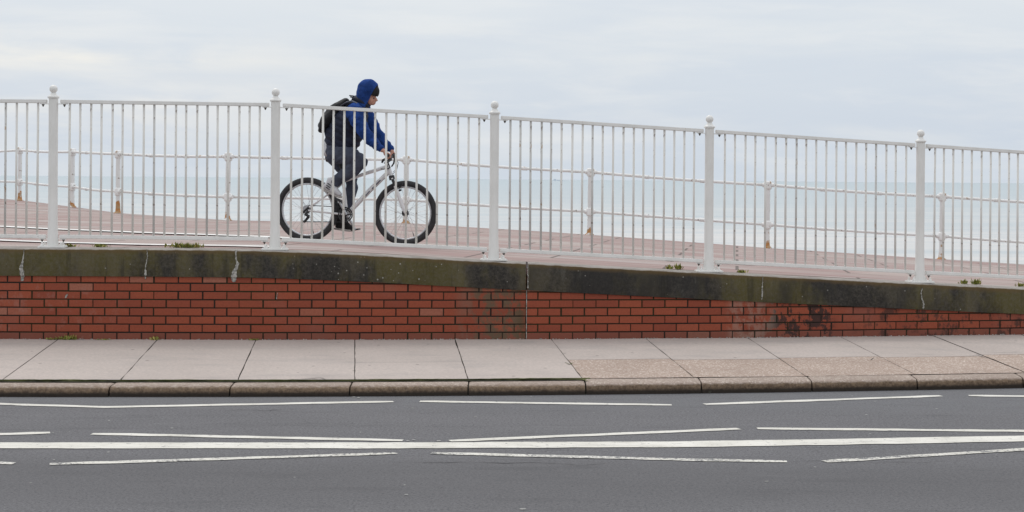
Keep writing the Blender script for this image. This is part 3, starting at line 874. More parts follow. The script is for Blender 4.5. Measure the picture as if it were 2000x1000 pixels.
for i in range(len(posts) - 1):
    a, b = posts[i], posts[i + 1]; d = b - a; ln = math.hypot(d.x, d.y); h = Vector((d.x, d.y, 0)) / ln; sd = Vector((-h.y, h.x, 0))
    def zt(t):                                   # follow the ramp gently inside the kinked panel
        return a.z + d.z * t
    def railpts(t0, t1, z, hh, ww, mb):
        vs = []
        for t in (t0, t1):
            c_ = a + h * ln * t; c_.z = zt(t) + z
            for sy, sz in ((-1, -1), (1, -1), (1, 1), (-1, 1)):
                vs.append(c_ + sd * sy * ww / 2 + Vector((0, 0, sz * hh / 2)))
        mb.add(vs, [(0, 1, 5, 4), (1, 2, 6, 5), (2, 3, 7, 6), (3, 0, 4, 7), (3, 2, 1, 0), (4, 5, 6, 7)])
    mb = MB(); e_ = .062 / ln
    railpts(e_, 1 - e_, RT, .033, .045, mb)
    pan = bevel(mb.build('top_rail', M['white'], fence), .004)
    mb = MB(); railpts(e_, 1 - e_, RB, .034, .045, mb)
    bot = bevel(mb.build('bottom_rail', M['white'], fence), .004)
    for rail, z in ((pan, RT), (bot, RB)):
        for t0, t1 in ((.040 / ln, .125 / ln), (1 - .125 / ln, 1 - .040 / ln)):
            mb = MB(); railpts(t0, t1, z - .0225, .007, .034, mb); mb.build('bracket', M['white'], rail)
        for t in (.098 / ln, 1 - .098 / ln):
            mb = MB(); c_ = a + h * ln * t; c_.z = zt(t) + z
            mb.lathe([(.003, -.050), (.007, -.043), (.014, -.028), (.014, -.0265)], c_, 8)
            mb.build('rail_bolt', M['bolt'], rail)
    for k in range(19):
        t = .0715 + .857 * k / 18
        worn = (i == 3 and k in (0, 1, 2, 3, 4, 8)) or (i == 2 and k == 15) or (i == 4 and k in (7, 15)) or random.random() < .03
        o = bpy.data.objects.new('bar', barc if worn else barm); COL.objects.link(o); o.parent = fence
        c_ = a + h * ln * t; c_.z = zt(t); o.location = c_ - posts[3] + Vector((random.uniform(-.003, .003), 0, 0)); o.rotation_euler = (R(random.uniform(-.12, .12)), R(random.uniform(-.12, .12)), random.random() * 6)
# ------------------------------------------------------------------ sea railing at the far edge
fp = [-12.6, -10.16, -8.26, -6.91, -4.62, -1.73, 1.29, 4.22, 7.12, 10.1]
fpos = [Vector((x, Yf(x) - .05, zf(x))) for x in fp]
rail = empty('sea_railing', fpos[5]); tag(rail, 'far white tubular railing with two rails and rusty posts along the sea edge', 'railing')
mb = MB(); mb.lathe([(.075, -.01), (.075, .014), (.060, .024), (.046, .04), (.040, .10), (.036, .30), (.038, .36), (.042, .66), (.040, 1.0)], n=16)
sp0 = autosmooth(mb.build('post', M['seapost'], rail, world=False), 50)
for z, r in ((1.045, .066), (.39, .063)):
    mb = MB()
    mb.lathe([(r * .6, z - .082), (r, z - .060), (r * 1.04, z), (r, z + .050), (r * .75, z + .064)], n=8)
    mb.tube([(-.095, 0, z), (.095, 0, z)], [.036, .036], 10)
    autosmooth(remesh_obj(mb, .006, 'rail_socket', M['rail'], sp0), 35)
for i, p in enumerate(fpos):
    o = sp0 if i == 0 else copy_tree(sp0, rail)
    a, b = fpos[max(0, i - 1)], fpos[min(len(fpos) - 1, i + 1)]
    o.location = p - fpos[5]; o.rotation_euler = (0, R(random.uniform(-.5, .9)), math.atan2(b.y - a.y, b.x - a.x))
for z, nm, rr in ((1.045, 'upper_rail', .0245), (.39, 'lower_rail', .0225)):
    for a, b in zip(fpos, fpos[1:]):
        mb = MB(); A, B = a + Vector((0, 0, z)), b + Vector((0, 0, z)); sag = random.uniform(.0, .02)
        mb.tube([A.lerp(B, k / 6) - Vector((0, 0, sag * math.sin(math.pi * k / 6))) for k in range(7)], rr, 12)
        for k in (.30, .62): mb.tube([A.lerp(B, k) - Vector((0, 0, sag)), A.lerp(B, k + .035) - Vector((0, 0, sag))], rr + .007, 10)
        mb.build(nm, M['rail'], rail, True)

# ------------------------------------------------------------------ small growth in the cracks, faint ship
def tuft(p, w, h, n, name, label, cat, mats=('leaf', 'dry'), group=None, up=1.0):
    o = empty(name, p); tag(o, label, cat, group)
    for nm, key, cnt in (('leaves', mats[0], n), ('dry_leaves', mats[1], n // 3)):
        mb = MB()
        for _ in range(max(3, cnt)):
            q = p + Vector((random.gauss(0, w * .33), random.gauss(0, .02), -.002)); L0 = h * random.uniform(.5, 1.1)
            an = random.uniform(0, 6.28); le = Vector((math.cos(an) * .6, math.sin(an) * .6, up * random.uniform(.6, 1.2))) * L0
            sd = Vector((-math.sin(an), math.cos(an), 0)) * random.uniform(.004, .010)
            mb.add([q - sd * .5, q + sd * .5, q + le * .55 + sd, q + le, q + le * .55 - sd], [(0, 1, 2, 3, 4)])
        mb.build(nm, M[key], o)
    return o
def edge_pt(px, py):
    p = at_wall(px, py, .30); return Vector((p.x, p.y, zprom(p.x, p.y) + .008))
tuft(edge_pt(364, 479), .20, .045, 220, 'grass_tuft', 'largest grass tuft on the coping edge, left of the second fence post', 'grass')
tuft(edge_pt(134, 475), .09, .03, 60, 'grass_tuft', 'flat green tuft just right of the leftmost fence post', 'grass')
tuft(edge_pt(196, 477), .10, .03, 70, 'grass_tuft', 'low moss tuft between the first post and the big grass tuft', 'grass')
tuft(edge_pt(1308, 525), .04, .045, 34, 'grass_tuft', 'small tuft at the coping edge left of the fourth fence post', 'grass')
tuft(edge_pt(1325, 526), .05, .05, 40, 'grass_tuft', 'small tuft at the coping edge nearest the fourth fence post', 'grass')
tuft(edge_pt(1450, 534), .07, .03, 40, 'grass_tuft', 'low tuft at the coping edge right of the fourth fence post', 'grass')
tuft(edge_pt(1881, 555), .05, .05, 40, 'grass_tuft', 'left of two small tufts right of the fifth fence post', 'grass')
tuft(edge_pt(1906, 556), .06, .06, 50, 'grass_tuft', 'right and taller of two small tufts right of the fifth fence post', 'grass')
tuft(edge_pt(1994, 561), .07, .04, 40, 'grass_tuft', 'tuft on the coping edge at the right border of the view', 'grass')
def foot(px):
    p = on_pav(px, 663); return Vector((p.x, Yw(p.x) - .02, zpav(p.x, Yw(p.x))))
tuft(foot(133), .11, .055, 60, 'weed', 'leafy yellow-green weed at the foot of the brick wall, far left', 'weed', up=.8)
tuft(foot(100), .10, .035, 60, 'weed', 'low dark weed left of the leafy one at the wall foot', 'weed', up=.5)
tuft(foot(203), .09, .02, 60, 'weed', 'flat moss patch at the wall foot under the left bricks', 'weed', up=.4)
tuft(foot(302), .06, .045, 24, 'weed', 'thin yellow weed at the wall foot beside a pavement joint', 'weed', ('dry', 'leaf'))
tuft(foot(497), .07, .03, 40, 'weed', 'small dark weed at the wall foot by the third pavement joint', 'weed', up=.5)
mb = MB()
for _ in range(420):
    X = random.uniform(-5.2, 5.6); s = random.uniform(.003, .009)
    y = Yw(X) - abs(random.gauss(0, .012)) - .006
    mb.ellipsoid((X, y, zpav(X, y) + s * .3), [(s, 0, 0), (0, s, 0), (0, 0, s * .6)], 5, 3)
tag(mb.build('grit', M['lime']), 'pale grit and mortar crumbs lying along the foot of the brick wall', 'grit', kind='stuff')
mb = MB(); c_ = on_depth(1091, 353.5, 9000)
mb.add([(c_.x - 30, 9000, c_.z - 8), (c_.x + 30, 9000, c_.z - 8), (c_.x + 33, 9000, c_.z + 2), (c_.x - 33, 9000, c_.z + 2),
        (c_.x - 30, 9012, c_.z - 8), (c_.x + 30, 9012, c_.z - 8), (c_.x + 33, 9012, c_.z + 2), (c_.x - 33, 9012, c_.z + 2)],
       [(0, 1, 2, 3), (4, 7, 6, 5), (0, 4, 5, 1), (3, 2, 6, 7), (0, 3, 7, 4), (1, 5, 6, 2)])
ship = empty('ship', (c_.x, 9006, HC - 6)); tag(ship, 'faint grey cargo ship far out on the horizon', 'ship')
mb.build('hull', M['hazeship'], ship)
mb = MB(); mb.box((c_.x - 18, 9006, c_.z + 6), (12, 9, 8)); mb.build('bridge', M['hazeship'], ship)
mb = MB(); mb.box((c_.x + 6, 9006, c_.z + 4), (30, 9, 4)); mb.build('cargo', M['hazeship'], ship)

# ------------------------------------------------------------------ cyclist frame of reference
AH = R(10)
hV = Vector((math.cos(AH), -math.sin(AH), 0)); rV = Vector((-math.sin(AH), -math.cos(AH), 0)); uV = Vector((0, 0, 1))
_r0 = ray(697, 412); B0 = Vector((_r0.x * 19.85, 19.85, _r0.z * 19.85))
def P3(px, py, off=0.0):                      # point of the bicycle's plane (offset to the rider's right), metres
    d = ray(px, py); t = (off + B0.dot(rV)) / d.dot(rV)
    return d * t + Vector((0, 0, HC))
hubR, hubF = P3(600.5, 409.3), P3(791.7, 416.3)
RW = .350
def onplane(c, ang, rad, off=0): return c + (hV * math.cos(ang) + uV * math.sin(ang)) * rad + rV * off
def mb_loft(mb, secs, n=22):
    """secs: (px, py, off, half in plane m, half lateral m); rounded closed body through the sections"""
    C = [P3(s[0], s[1], s[2]) for s in secs]; rings = []
    for i, c in enumerate(C):
        t = (C[min(i + 1, len(C) - 1)] - C[max(i - 1, 0)]).normalized()
        a = rV.cross(t).normalized(); b = t.cross(a).normalized()
        rings.append((c, a, b, t, secs[i][3], secs[i][4]))
    # domed ends
    def dome(rg, sgn):
        c, a, b, t, p, q = rg; out = []
        for f in (.5, .85): out.append((c + t * sgn * min(p, q) * .55 * f, a, b, t, p * math.sqrt(1 - f * f), q * math.sqrt(1 - f * f)))
        return out
    R_ = list(reversed(dome(rings[0], -1))) + rings + dome(rings[-1], 1)
    vs = []
    for c, a, b, t, p, q in R_:
        for k in range(n):
            th = 2 * math.pi * k / n; vs.append(c + a * math.cos(th) * p + b * math.sin(th) * q)
    fs = [(i * n + k, i * n + (k + 1) % n, (i + 1) * n + (k + 1) % n, (i + 1) * n + k) for i in range(len(R_) - 1) for k in range(n)]
    fs += [tuple(range(n - 1, -1, -1)), tuple((len(R_) - 1) * n + k for k in range(n))]
    mb.add(vs, fs)
def chain(mb, pts, n=12):                     # tapered limb with ball joints: (px,py,off,r)
    C = [P3(*p[:3]) for p in pts]; r_ = [p[3] for p in pts]
    mb.tube(C, r_, n)
    for c, r in zip(C, r_): mb.ellipsoid(c, [(r, 0, 0), (0, r, 0), (0, 0, r)], 12, 8)
def wob(me, amp, scale, seed=0):
    for v in me.vertices:                     # broad sag plus sharp-edged folds
        p = v.co * scale + Vector((seed, 0, 0))
        q = Vector((v.co.x * 1.1 + v.co.z * .7, v.co.y, v.co.z * 1.0 - v.co.x * .8)) * scale * .8
        v.co += v.normal * (amp * mnoise.noise(p) + amp * .75 * (.45 - abs(mnoise.noise(Vector((q.x * .5, q.y * .6, q.z * 1.6))) * 2)))
    me.update(); return me

# ---- bicycle
bike = empty('bicycle', (hubR + hubF) / 2 - Vector((0, 0, RW)))
tag(bike, 'white mountain bike with black tyres ridden along the promenade', 'bicycle')
def tubes(name, lst, mat, parent=bike, n=12):
    mb = MB()
    for pts, r in lst: mb.tube([P3(*q) if isinstance(q, tuple) else q for q in pts], r, n)
    return autosmooth(mb.build(name, mat, parent), 40)
BBc = (677, 419)
fr = tubes('frame', [
    ([(756, 319, 0), (763.5, 341, 0)], [.021, .022]),
    ([(757, 325, 0), (716, 338, 0), (674, 353, 0)], [.021, .020, .017]),
    ([(760, 335, 0), (724, 370, 0), (678, 419, 0)], [.024, .027, .024]),
    ([(669, 338, 0), BBc + (0,)], [.017, .019]),
    ([(673, 355, .016), (655, 370, .045), (604, 405, .062)], [.011, .010, .009]), ([(673, 355, -.016), (655, 370, -.045), (604, 405, -.062)], [.011, .010, .009]),
    ([BBc + (.025,), (650, 416.5, .048), (602, 411, .062)], [.012, .011, .009]), ([BBc + (-.025,), (650, 416.5, -.048), (602, 411, -.062)], [.012, .011, .009]),
    ([BBc + (.036,), BBc + (-.036,)], [.023, .023])], M['frame'])
tubes('tube_lettering', [([(743, 351.5, .0235), (727, 368.5, .0255)], [.008, .008]), ([(722, 373, .0255), (709, 388, .0245)], [.007, .007])], M['decal'], fr)
tubes('seat_post', [([(669, 338, 0), (663, 318, 0)], [.0135, .0135])], M['black'])
mb = MB(); mb_loft(mb, [(640, 313, 0, .022, .075), (650, 313, 0, .024, .065), (664, 313, 0, .02, .03), (681, 314, 0, .016, .018)])
mb.build('saddle', M['black'], bike, True)
fk = tubes('fork', [([(763.5, 341, 0), (766, 348, 0)], [.024, .026]), ([(765.5, 348, .062), (765.5, 348, -.062)], [.021, .021]),
    ([(765.5, 348, .060), (777, 378, .060)], [.0145, .0145]), ([(765.5, 348, -.060), (777, 378, -.060)], [.0145, .0145]),
    ([(775, 373, .060), (784, 397, .060), (791.7, 416.3, .060)], [.021, .020, .014]), ([(775, 373, -.060), (784, 397, -.060), (791.7, 416.3, -.060)], [.021, .020, .014]),
    ([(772, 366, .06), (771, 361, 0), (772, 366, -.06)], [.014, .014, .014])], M['frame'])
tubes('fork_crown', [([(764.3, 343, 0), (766.3, 351, 0)], [.031, .032]), ([(765.3, 347.5, .070), (765.3, 347.5, -.070)], [.024, .024]),
                     ([(766.5, 350, .06), (771.5, 363, .06)], [.0165, .0165]), ([(766.5, 350, -.06), (771.5, 363, -.06)], [.0165, .0165])], M['black'], fk)
tubes('brake', [([(779, 368, .045), (787, 360, .03), (782, 356, .0)], [.008, .008, .006]), ([(779, 372, .035), (784, 371, .035)], [.012, .010])], M['black'], fk)
hb = tubes('handlebar', [([(756, 316, 0), (764, 310, 0)], [.017, .018]), ([(755, 321, 0), (754.7, 314, 0)], [.019, .019]),
    ([(757.5, 303.5, .30), (760, 304.5, .17), (763.5, 309, .05), (764, 309.5, 0), (764, 309, -.05), (767, 304, -.17), (769.5, 302.5, -.30)], .0115)], M['black'])
tubes('grip', [([(757.5, 303.5, .315), (759.5, 304.3, .19)], [.0175, .0175])], M['rubber'], hb)
tubes('grip', [([(767.8, 303.3, -.19), (769.8, 302.5, -.315)], [.0175, .0175])], M['rubber'], hb)
tubes('brake_lever', [([(760, 305, .16), (762, 311, .17), (757, 317, .20), (751, 318.5, .26)], [.011, .010, .008, .007]), ([(759, 307, .16), (748, 313, .15), (746, 318, .15)], [.012, .014, .010])], M['black'], hb)
tubes('brake_lever', [([(768, 304, -.16), (771, 309, -.17), (769, 319, -.20), (765, 325, -.24)], [.012, .011, .009, .008]), ([(768, 306, -.15), (771, 303, -.14)], [.016, .018])], M['black'], hb)
tubes('cable', [([(763, 308, .12), (772, 306, .10), (778, 318, .04), (775, 332, .01), (767, 340, .01)], .0030), ([(767, 306, -.12), (775, 312, -.10), (776, 328, -.03), (768, 336, 0)], .0030),
    ([(761, 309, .13), (757, 325, .08), (750, 331, .03), (744, 330, .022)], .0035), ([(757, 316, .05), (762, 327, .04), (757, 330, .03)], .007)], M['black'], hb, 6)
def wheel(c, rot):
    w = empty('wheel', c - bike.location, parent=bike)
    def ring(name, rad, a, b, mat, n=72, k=12, parent=w, sq=None):
        mb = MB(); vs = []
        for i in range(n):
            q = 2 * math.pi * i / n
            for j in range(k):
                p = 2 * math.pi * j / k
                vs.append(onplane(c, q, rad + a * math.cos(p), b * math.sin(p)))
        mb.add(vs, [(i * k + j, ((i + 1) % n) * k + j, ((i + 1) % n) * k + (j + 1) % k, i * k + (j + 1) % k) for i in range(n) for j in range(k)])
        return mb.build(name, mat, parent, True)
    ring('tyre', RW - .031, .031, .030, M['rubber'])
    mb = MB(); k = 0
    for i in range(90):
        q = 2 * math.pi * (i + .5 * 0) / 90
        for o in (-.016, .0, .016):
            cc = onplane(c, q + (.035 if o == 0 else 0), RW - .0045 - abs(o) * .35, o)
            rt = Matrix((hV * math.sin(q) * -1 + uV * math.cos(q), rV, hV * math.cos(q) + uV * math.sin(q))).transposed()
            mb.box(cc, (.012, .011, .007), rt)
    mb.build('tread', M['rubber'], w)
    ring('rim', RW - .069, .011, .012, M['rim'], 72, 8)
    mb = MB()
    for i in range(32):
        q = 2 * math.pi * i / 32 + rot; s_ = 1 if i % 2 else -1
        mb.tube([onplane(c, q + s_ * (.9 if i % 4 < 2 else -.9), .028, .030 * s_), onplane(c, q, RW - .072, 0)], .0014, 5)
    mb.build('spokes', M['steel'], w)
    mb = MB(); mb.tube([c + rV * .062, c + rV * .036, c + rV * .034, c + rV * .028, c + rV * .026, c - rV * .026, c - rV * .028, c - rV * .034, c - rV * .036, c - rV * .062], [.009, .009, .032, .032, .015, .015, .032, .032, .009, .009], 16)
    mb.build('hub', M['black'], w, True)
    mb = MB(); q = -1.35 + rot; mb.tube([onplane(c, q, RW - .07), onplane(c, q, RW - .13)], .004, 6); mb.build('valve', M['black'], w)
    return w
wheel(hubR, .05); wheel(hubF, .16)
# drivetrain
mb = MB()
for i, r in enumerate((.048, .042, .036, .030)): mb.tube([hubR + rV * (.036 + i * .005), hubR + rV * (.0385 + i * .005)], r, 20)
mb.build('sprockets', M['steel'], bike)
bb = P3(*BBc); mb = MB()
for r, o in ((.082, .050), (.062, .043)):
    n = 40; vs = []
    for o2 in (o, o + .003):
        for rr in (r, r - .014):
            vs += [onplane(bb, 2 * math.pi * k / n, rr, o2) for k in range(n)]
    fs = []
    for k in range(n):
        k2 = (k + 1) % n; fs += [(k, k2, n + k2, n + k), (2 * n + k, 3 * n + k, 3 * n + k2, 2 * n + k2), (k, 2 * n + k, 2 * n + k2, k2), (n + k, n + k2, 3 * n + k2, 3 * n + k)]
    mb.add(vs, fs)
for k in range(5):
    q = 2 * math.pi * k / 5; mb.tube([bb + rV * .050, onplane(bb, q, .075, .050)], [.010, .006], 6)
cr_ = mb.build('crankset', M['black'], bike)
tubes('crank_arm', [([BBc + (.060,), (660, 389.5, .075)], [.016, .012])], M['steel'], cr_); tubes('crank_arm', [([BBc + (-.060,), (694, 448.5, -.075)], [.016, .012])], M['steel'], cr_)
for px, py, s_ in ((660, 390, 1), (694, 448.5, -1)):
    c = P3(px, py, .125 * s_); th = R(-24) if s_ > 0 else R(8)
    fw = hV * math.cos(th) + uV * math.sin(th); up = -hV * math.sin(th) + uV * math.cos(th)
    rt = Matrix((fw, rV, up)).transposed(); mb = MB()
    for dx in (-.042, .042): mb.box(c + fw * dx, (.012, .085, .016), rt)
    for dy in (-.038, 0, .038): mb.box(c + rV * dy, (.084, .010, .018), rt)
    mb.build('pedal', M['black'], cr_)
def chainrun(p, q):
    a, b = P3(*p), P3(*q); n = int((b - a).length / .0127); mb = MB(); t = (b - a).normalized(); rt = Matrix((t, rV, t.cross(rV))).transposed()
    for i in range(n): mb.box(a.lerp(b, (i + .5) / n), (.0128, .007 if i % 2 else .0045, .0085), rt)
    return mb
cm = chainrun((602, 401, .048), (677, 405, .050)); c2 = chainrun((595, 433, .048), (677, 433.5, .050)); cm.add(c2.v, c2.f); cm.build('chain', M['black'], bike)
tubes('derailleur', [([(602, 411, .055), (597, 419, .062), (604, 423, .062)], [.012, .020, .015]), ([(603, 423, .055), (594, 434, .055)], [.016, .013]), ([(593, 431, .05), (589, 437, .05)], [.010, .008]),
    ([(604, 404, .058), (592, 414, .06), (590, 424, .06)], [.013, .010, .006])], M['black'])
for px, py in ((601, 423), (593.5, 433.5)):
    pass
# ---- person
feet = P3(677, 452)
body = MB()
f_ = (hV * math.cos(R(14)) - uV * math.sin(R(14))); g_ = (hV * math.sin(R(14)) + uV * math.cos(R(14)))
def ell(mb, px, py, off, a, b, c_, fw=f_, up=g_): mb.ellipsoid(P3(px, py, off), [fw * a, rV * b, up * c_], 24, 16)
ell(body, 716.5, 181, 0, .096, .078, .112); ell(body, 722.5, 194.5, 0, .062, .052, .062); ell(body, 728, 201.5, 0, .026, .030, .022)
ell(body, 730.5, 188.2, 0, .022, .048, .012)                                             # brow
body.tube([P3(732, 189, 0), P3(734.3, 193.2, 0), P3(736.0, 196.0, 0), P3(732.5, 198, 0)], [.008, .012, .0145, .009], 12)
for o in (.010, -.010): body.ellipsoid(P3(733.8, 196.8, o), [hV * .009, rV * .008, uV * .007], 10, 8)
ell(body, 731.6, 199.8, 0, .012, .022, .0065); ell(body, 731.3, 201.9, 0, .011, .019, .007)
for o in (.070, -.070): body.ellipsoid(P3(714, 187, o), [hV * .018, rV * .009, uV * .031], 12, 8)
ell(body, 722, 193.5, .035, .03, .022, .03); ell(body, 722, 193.5, -.035, .03, .022, .03)
mb_loft(body, [(713, 194, 0, .055, .055), (706, 203, 0, .058, .062), (700, 212, 0, .075, .12), (690, 228, 0, .11, .16), (675, 256, 0, .115, .14), (660, 282, 0, .115, .14), (652, 298, 0, .10, .15)])
chain(body, [(694, 216, .17, .05), (700, 236, .23, .048), (710.5, 257, .262, .040), (729, 277, .268, .040), (746, 292.5, .262, .027)])
chain(body, [(714, 218, -.17, .05), (728, 244, -.23, .046), (741, 266, -.262, .040), (754, 281, -.268, .038), (764, 293.5, -.262, .027)])
chain(body, [(652, 298, .09, .085), (680, 305, .11, .075), (705, 315, .115, .052), (684, 333, .11, .052), (653, 357, .105, .034)])
chain(body, [(654, 300, -.09, .085), (672, 326, -.10, .07), (686, 351, -.11, .050), (684, 378, -.11, .050), (673, 412, -.11, .033)])
def hand(wx, wy, gx, gy, s_):
    """palm over the grip (axis lateral), four fingers curled round it, thumb beneath on the inner side"""
    o0 = .262 * s_
    mb_loft(body, [(wx, wy, o0, .024, .028), ((wx * .55 + gx * .45), (wy * .6 + gy * .4) - 1.5, o0 - .004 * s_, .021, .040), (gx - 3.6, gy - 2.6, o0 - .006 * s_, .016, .043)], 16)
    for k, (do, ln) in enumerate(((.0435, .82), (.0205, .96), (-.0025, 1.0), (-.0255, .93))):
        o = o0 - .004 * s_ + do * s_
        P = [P3(gx - 4.2, gy - 3.2 + k * .1, o), P3(gx - .3, gy - 4.9 * (.95 + .05 * ln), o), P3(gx + 4.6 * ln, gy - 1.6, o), P3(gx + 3.8 * ln, gy + 3.4 * ln, o), P3(gx - .6, gy + 4.9 * ln, o)]
        body.tube(P, [.0100, .0092, .0086, .0080, .0070], 10)
        for p, r in zip(P, (.0102, .0096, .0088, .0081, .0071)): body.ellipsoid(p, [(r, 0, 0), (0, r, 0), (0, 0, r)], 10, 6)
    o = o0 - .052 * s_
    P = [P3((wx + gx) / 2 - 1, (wy + gy) / 2 + 1.5, o0 - .028 * s_), P3(gx - 4.2, gy + .8, o), P3(gx - 3.0, gy + 4.0, o - .006 * s_), P3(gx + .2, gy + 5.4, o - .012 * s_)]
    body.tube(P, [.015, .0125, .0105, .0085], 10)
    for p, r in zip(P, (.015, .0127, .0107, .0087)): body.ellipsoid(p, [(r, 0, 0), (0, r, 0), (0, 0, r)], 10, 6)
hand(746, 292.5, 758.5, 304.0, 1); hand(764, 293.5, 769.0, 302.8, -1)
me = remesh(body, .0038, 2)
person = newobj('person', me, M['skin'], smooth=True)
# put the origin under the saddle
org = Vector((P3(677, 452).x, P3(677, 452).y, P3(677, 476).z))
me.transform(Matrix.Translation(-org)); person.location = org
tag(person, 'person riding a bicycle in a blue hooded top, navy body warmer and dark trousers', 'person')
def cloth(name, mb, mat, vox=.009, sm=5, amp=.006, scale=11, parent=person):
    me = remesh(mb, vox, sm); wob(me, amp, scale, len(name)); return newobj(name, me, mat, parent, True, True)
for o in (.031, -.031): 
    mb = MB(); mb.ellipsoid(P3(730.2, 191.8, o), [hV * .010, rV * .012, uV * .0045], 12, 8); mb.build('eye', M['eye'], person, True)
mb = MB(); ell(mb, 732.4, 200.8, 0, .012, .020, .0035); mb.build('lips', M['lips'], person, True)
# trousers
mb = MB()
mb_loft(mb, [(664, 280, 0, .13, .155), (657, 290, 0, .125, .165), (652, 300, 0, .112, .165)])
mb_loft(mb, [(650, 298, .085, .118, .10), (664, 301, .10, .112, .10), (684, 305, .115, .098, .092), (703, 313.5, .12, .080, .078), (708, 319, .12, .066, .068)])
mb_loft(mb, [(707, 315, .12, .070, .066), (694, 327, .115, .080, .068), (677, 338, .112, .074, .064), (662, 350, .108, .062, .058), (654, 357, .106, .055, .052)])
mb_loft(mb, [(652, 300, -.085, .11, .10), (668, 322, -.10, .095, .09), (684, 346, -.11, .075, .075), (688, 353, -.11, .062, .068)])
mb_loft(mb, [(687, 350, -.11, .065, .066), (687, 370, -.11, .064, .064), (681, 392, -.11, .054, .056), (677, 406, -.11, .050, .052)])
cloth('trousers', mb, M['trouser'], .009, 4, .010, 13)
# pale shirt tail
mb = MB(); mb_loft(mb, [(651, 268, 0, .075, .11), (648, 284, 0, .098, .13), (649, 297, 0, .108, .14)]); cloth('shirt_tail', mb, M['shirt'], .01, 3, .003, 9)
# blue hooded top: sleeves, shoulders
mb = MB()
mb_loft(mb, [(690, 208, .14, .070, .06), (692, 218, .175, .098, .075), (698, 234, .215, .090, .074), (709, 254, .25, .070, .066), (722, 271, .26, .062, .062), (735, 284, .262, .052, .052), (743.5, 291, .262, .040, .042)])
mb_loft(mb, [(704, 208, -.14, .070, .06), (711, 218, -.175, .085, .075), (721, 235, -.215, .080, .072), (738, 262, -.25, .062, .062), (749, 276, -.26, .056, .058), (758, 287, -.262, .048, .05), (763, 293, -.262, .038, .040)])
mb_loft(mb, [(688, 212, .14, .06, .05), (695, 205, 0, .07, .05), (702, 210, -.14, .06, .05)])
top = cloth('hooded_top', mb, M['blue'], .008, 4, .011, 15)
# hood: hollow shell cut open in front of the face
mb = MB(); ell(mb, 716.8, 177.0, 0, .112, .112, .126); ell(mb, 722, 171.5, 0, .098, .096, .094)
mb_loft(mb, [(713, 184, 0, .100, .112), (710, 196, 0, .090, .108), (706, 205, 0, .090, .12)])
me = remesh(mb, .008, 5); wob(me, .006, 12, 3)
bm = bmesh.new(); bm.from_mesh(me)
nrm = (hV * 37 - uV * 19).normalized()
bmesh.ops.bisect_plane(bm, geom=bm.verts[:] + bm.edges[:] + bm.faces[:], plane_co=P3(728.3, 186), plane_no=nrm, clear_outer=True)
bm.to_mesh(me); bm.free()
o = newobj('hood', me, M['blue'], person, True, True)
md = o.modifiers.new('s', 'SOLIDIFY'); md.thickness = .010; md.offset = -1
# beanie
mb = MB(); ell(mb, 721, 177.5, 0, .115, .090, .098); me = remesh(mb, .006, 2); wob(me, .003, 30, 1)
bm = bmesh.new(); bm.from_mesh(me)
bmesh.ops.bisect_plane(bm, geom=bm.verts[:] + bm.edges[:] + bm.faces[:], plane_co=P3(735, 188.3), plane_no=-g_, clear_outer=True)
bm.to_mesh(me); bm.free()
o = newobj('beanie', me, M['knit'], person, True, True); md = o.modifiers.new('s', 'SOLIDIFY'); md.thickness = .008; md.offset = -1
# body warmer with quilted rings
mb = MB()
mb_loft(mb, [(663, 284, 0, .172, .178), (668, 271, 0, .202, .19), (675, 256, 0, .202, .195), (683, 240, 0, .184, .192), (691, 225, 0, .165, .185), (698, 212, 0, .125, .15), (703, 204, 0, .112, .125), (706, 197, 0, .108, .118)], 32)
me = remesh(mb, .008, 4)
ax = (P3(703, 205) - P3(664, 283)).normalized(); o0 = P3(664, 283)
for v in me.vertices:
    t = (v.co - o0).dot(ax) + .012 * mnoise.noise(v.co * 7)
    v.co += v.normal * (.011 * abs(math.sin(math.pi * t / .062)) - .008 + .009 * mnoise.noise(v.co * 13))
newobj('body_warmer', me, M['navy'], person, True, True)
# shoes
def shoe(name, secs, ankle, mat, sole_pts, solemat, stripes=None, w=.046):
    mb = MB(); mb_loft(mb, secs, 18)
    if ankle: mb_loft(mb, ankle, 16)
    me = remesh(mb, .006, 3); s = newobj(name, me, mat, person, True, True)
    mb = MB(); C = [P3(*q) for q in sole_pts]; n = len(C); vs = []
    ws = [.028, .036, .034, .042, .046, .036, .018]
    for i, c in enumerate(C):
        t = (C[min(i + 1, n - 1)] - C[max(i - 1, 0)]).normalized(); up = rV.cross(t).normalized()
        if up.z < 0: up = -up
        ww = ws[min(i, 6)]
        for a, b in ((-ww, -.011), (ww, -.011), (ww, .011), (-ww, .011)): vs.append(c + rV * a + up * b)
    fs = [(i * 4 + j, i * 4 + (j + 1) % 4, (i + 1) * 4 + (j + 1) % 4, (i + 1) * 4 + j) for i in range(n - 1) for j in range(4)] + [(3, 2, 1, 0), tuple((n - 1) * 4 + j for j in range(4))]
    mb.add(vs, fs); bevel(mb.build('sole', solemat, s), .004)
    if stripes:
        mb = MB()
        for a, b in stripes: mb.tube([P3(*a), P3(*b)], [.0055, .0045], 6)
        mb.build('stripes', M['black'], s)
    return s
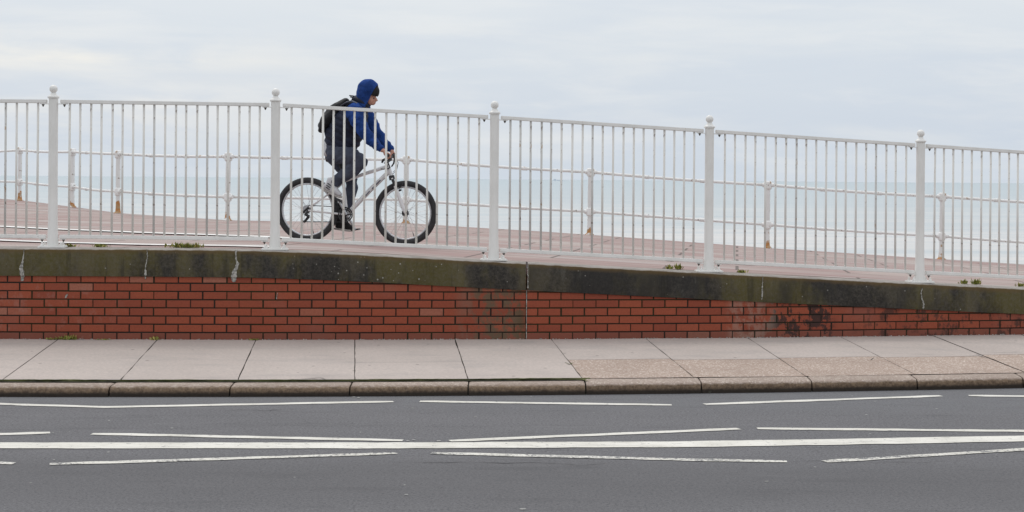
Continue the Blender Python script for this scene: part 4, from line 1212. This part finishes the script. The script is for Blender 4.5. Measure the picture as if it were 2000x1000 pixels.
shoe('shoe', [(636.5, 361, .11, .050, .036), (643, 365, .11, .056, .040), (650, 369, .112, .050, .043), (658, 375.5, .116, .036, .045), (665, 380.5, .118, .024, .036)],
     [(647, 350, .106, .044, .040), (645, 360, .108, .050, .040)], M['shoe'],
     [(631, 368, .11), (636, 371.5, .11), (642, 374.5, .11), (649, 378.5, .113), (656, 382, .116), (662.5, 384.5, .118), (668, 385, .118)], M['sole'],
     [((639.5, 357.5, .155), (647, 363.5, .160)), ((637.5, 361.5, .154), (645.5, 367, .160)), ((636.5, 365.5, .152), (643.5, 370.5, .157))])
shoe('shoe', [(660, 434, -.11, .066, .042), (668, 437, -.11, .066, .044), (675, 440, -.112, .052, .045), (682, 444, -.114, .034, .044), (688, 446.5, -.115, .024, .034)],
     [(672, 400, -.11, .076, .060), (669, 416, -.11, .078, .060), (666, 432, -.11, .068, .048)], M['knit'],
     [(653, 446, -.11), (658, 447, -.11), (664, 447.8, -.11), (671, 448.8, -.112), (679, 450, -.114), (686, 450.5, -.115), (692, 449.5, -.115)], M['sole'])
# backpack
bagr = P3(640, 262); bag = empty('backpack', bagr)
tag(bag, 'small black backpack worn on the cyclist\'s back', 'backpack')
mb = MB(); mb_loft(mb, [(677, 197, 0, .030, .08), (663, 208, 0, .058, .125), (650, 223, 0, .076, .145), (638, 240, 0, .074, .15), (631, 251, 0, .055, .14), (629, 256, 0, .030, .12)], 28)
me = remesh(mb, .008, 3); wob(me, .012, 12, 5); newobj('sack', me, M['bag'], bag, True, True)
mb = MB(); mb_loft(mb, [(650, 226, .0, .082, .10), (639, 242, 0, .084, .11), (632, 250, 0, .07, .10)], 20)
me = remesh(mb, .008, 3); wob(me, .008, 14, 2); newobj('front_pocket', me, M['bag'], bag, True, True)
for s_ in (1, -1):
    mb = MB(); mb.tube([P3(668, 206, .10 * s_), P3(678, 199.5, .135 * s_), P3(688, 197.5, .150 * s_), P3(697, 201.5, .155 * s_), P3(704, 209, .150 * s_), P3(707, 218, .135 * s_), P3(700, 232, .110 * s_)], .034, 10, squash=.25, side=rV)
    mb.build('shoulder_strap', M['strap'], bag, True)
mb = MB(); mb.tube([P3(697, 190, .05), P3(690, 187.5, .06), P3(684, 187, .07), (P3(682.5, 186.3, .07))], .007, 6); mb.tube([P3(694, 191, .05), P3(688, 190, .06), P3(684, 189.5, .07)], .006, 6)
mb.build('loose_strap', M['black'], bag, True)
for nm, q in (('rear', hubR), ('front', hubF)):
    zg = zprom(q.x, q.y) + .004
    print('ground check', nm, round(q.z - RW - zg, 4))
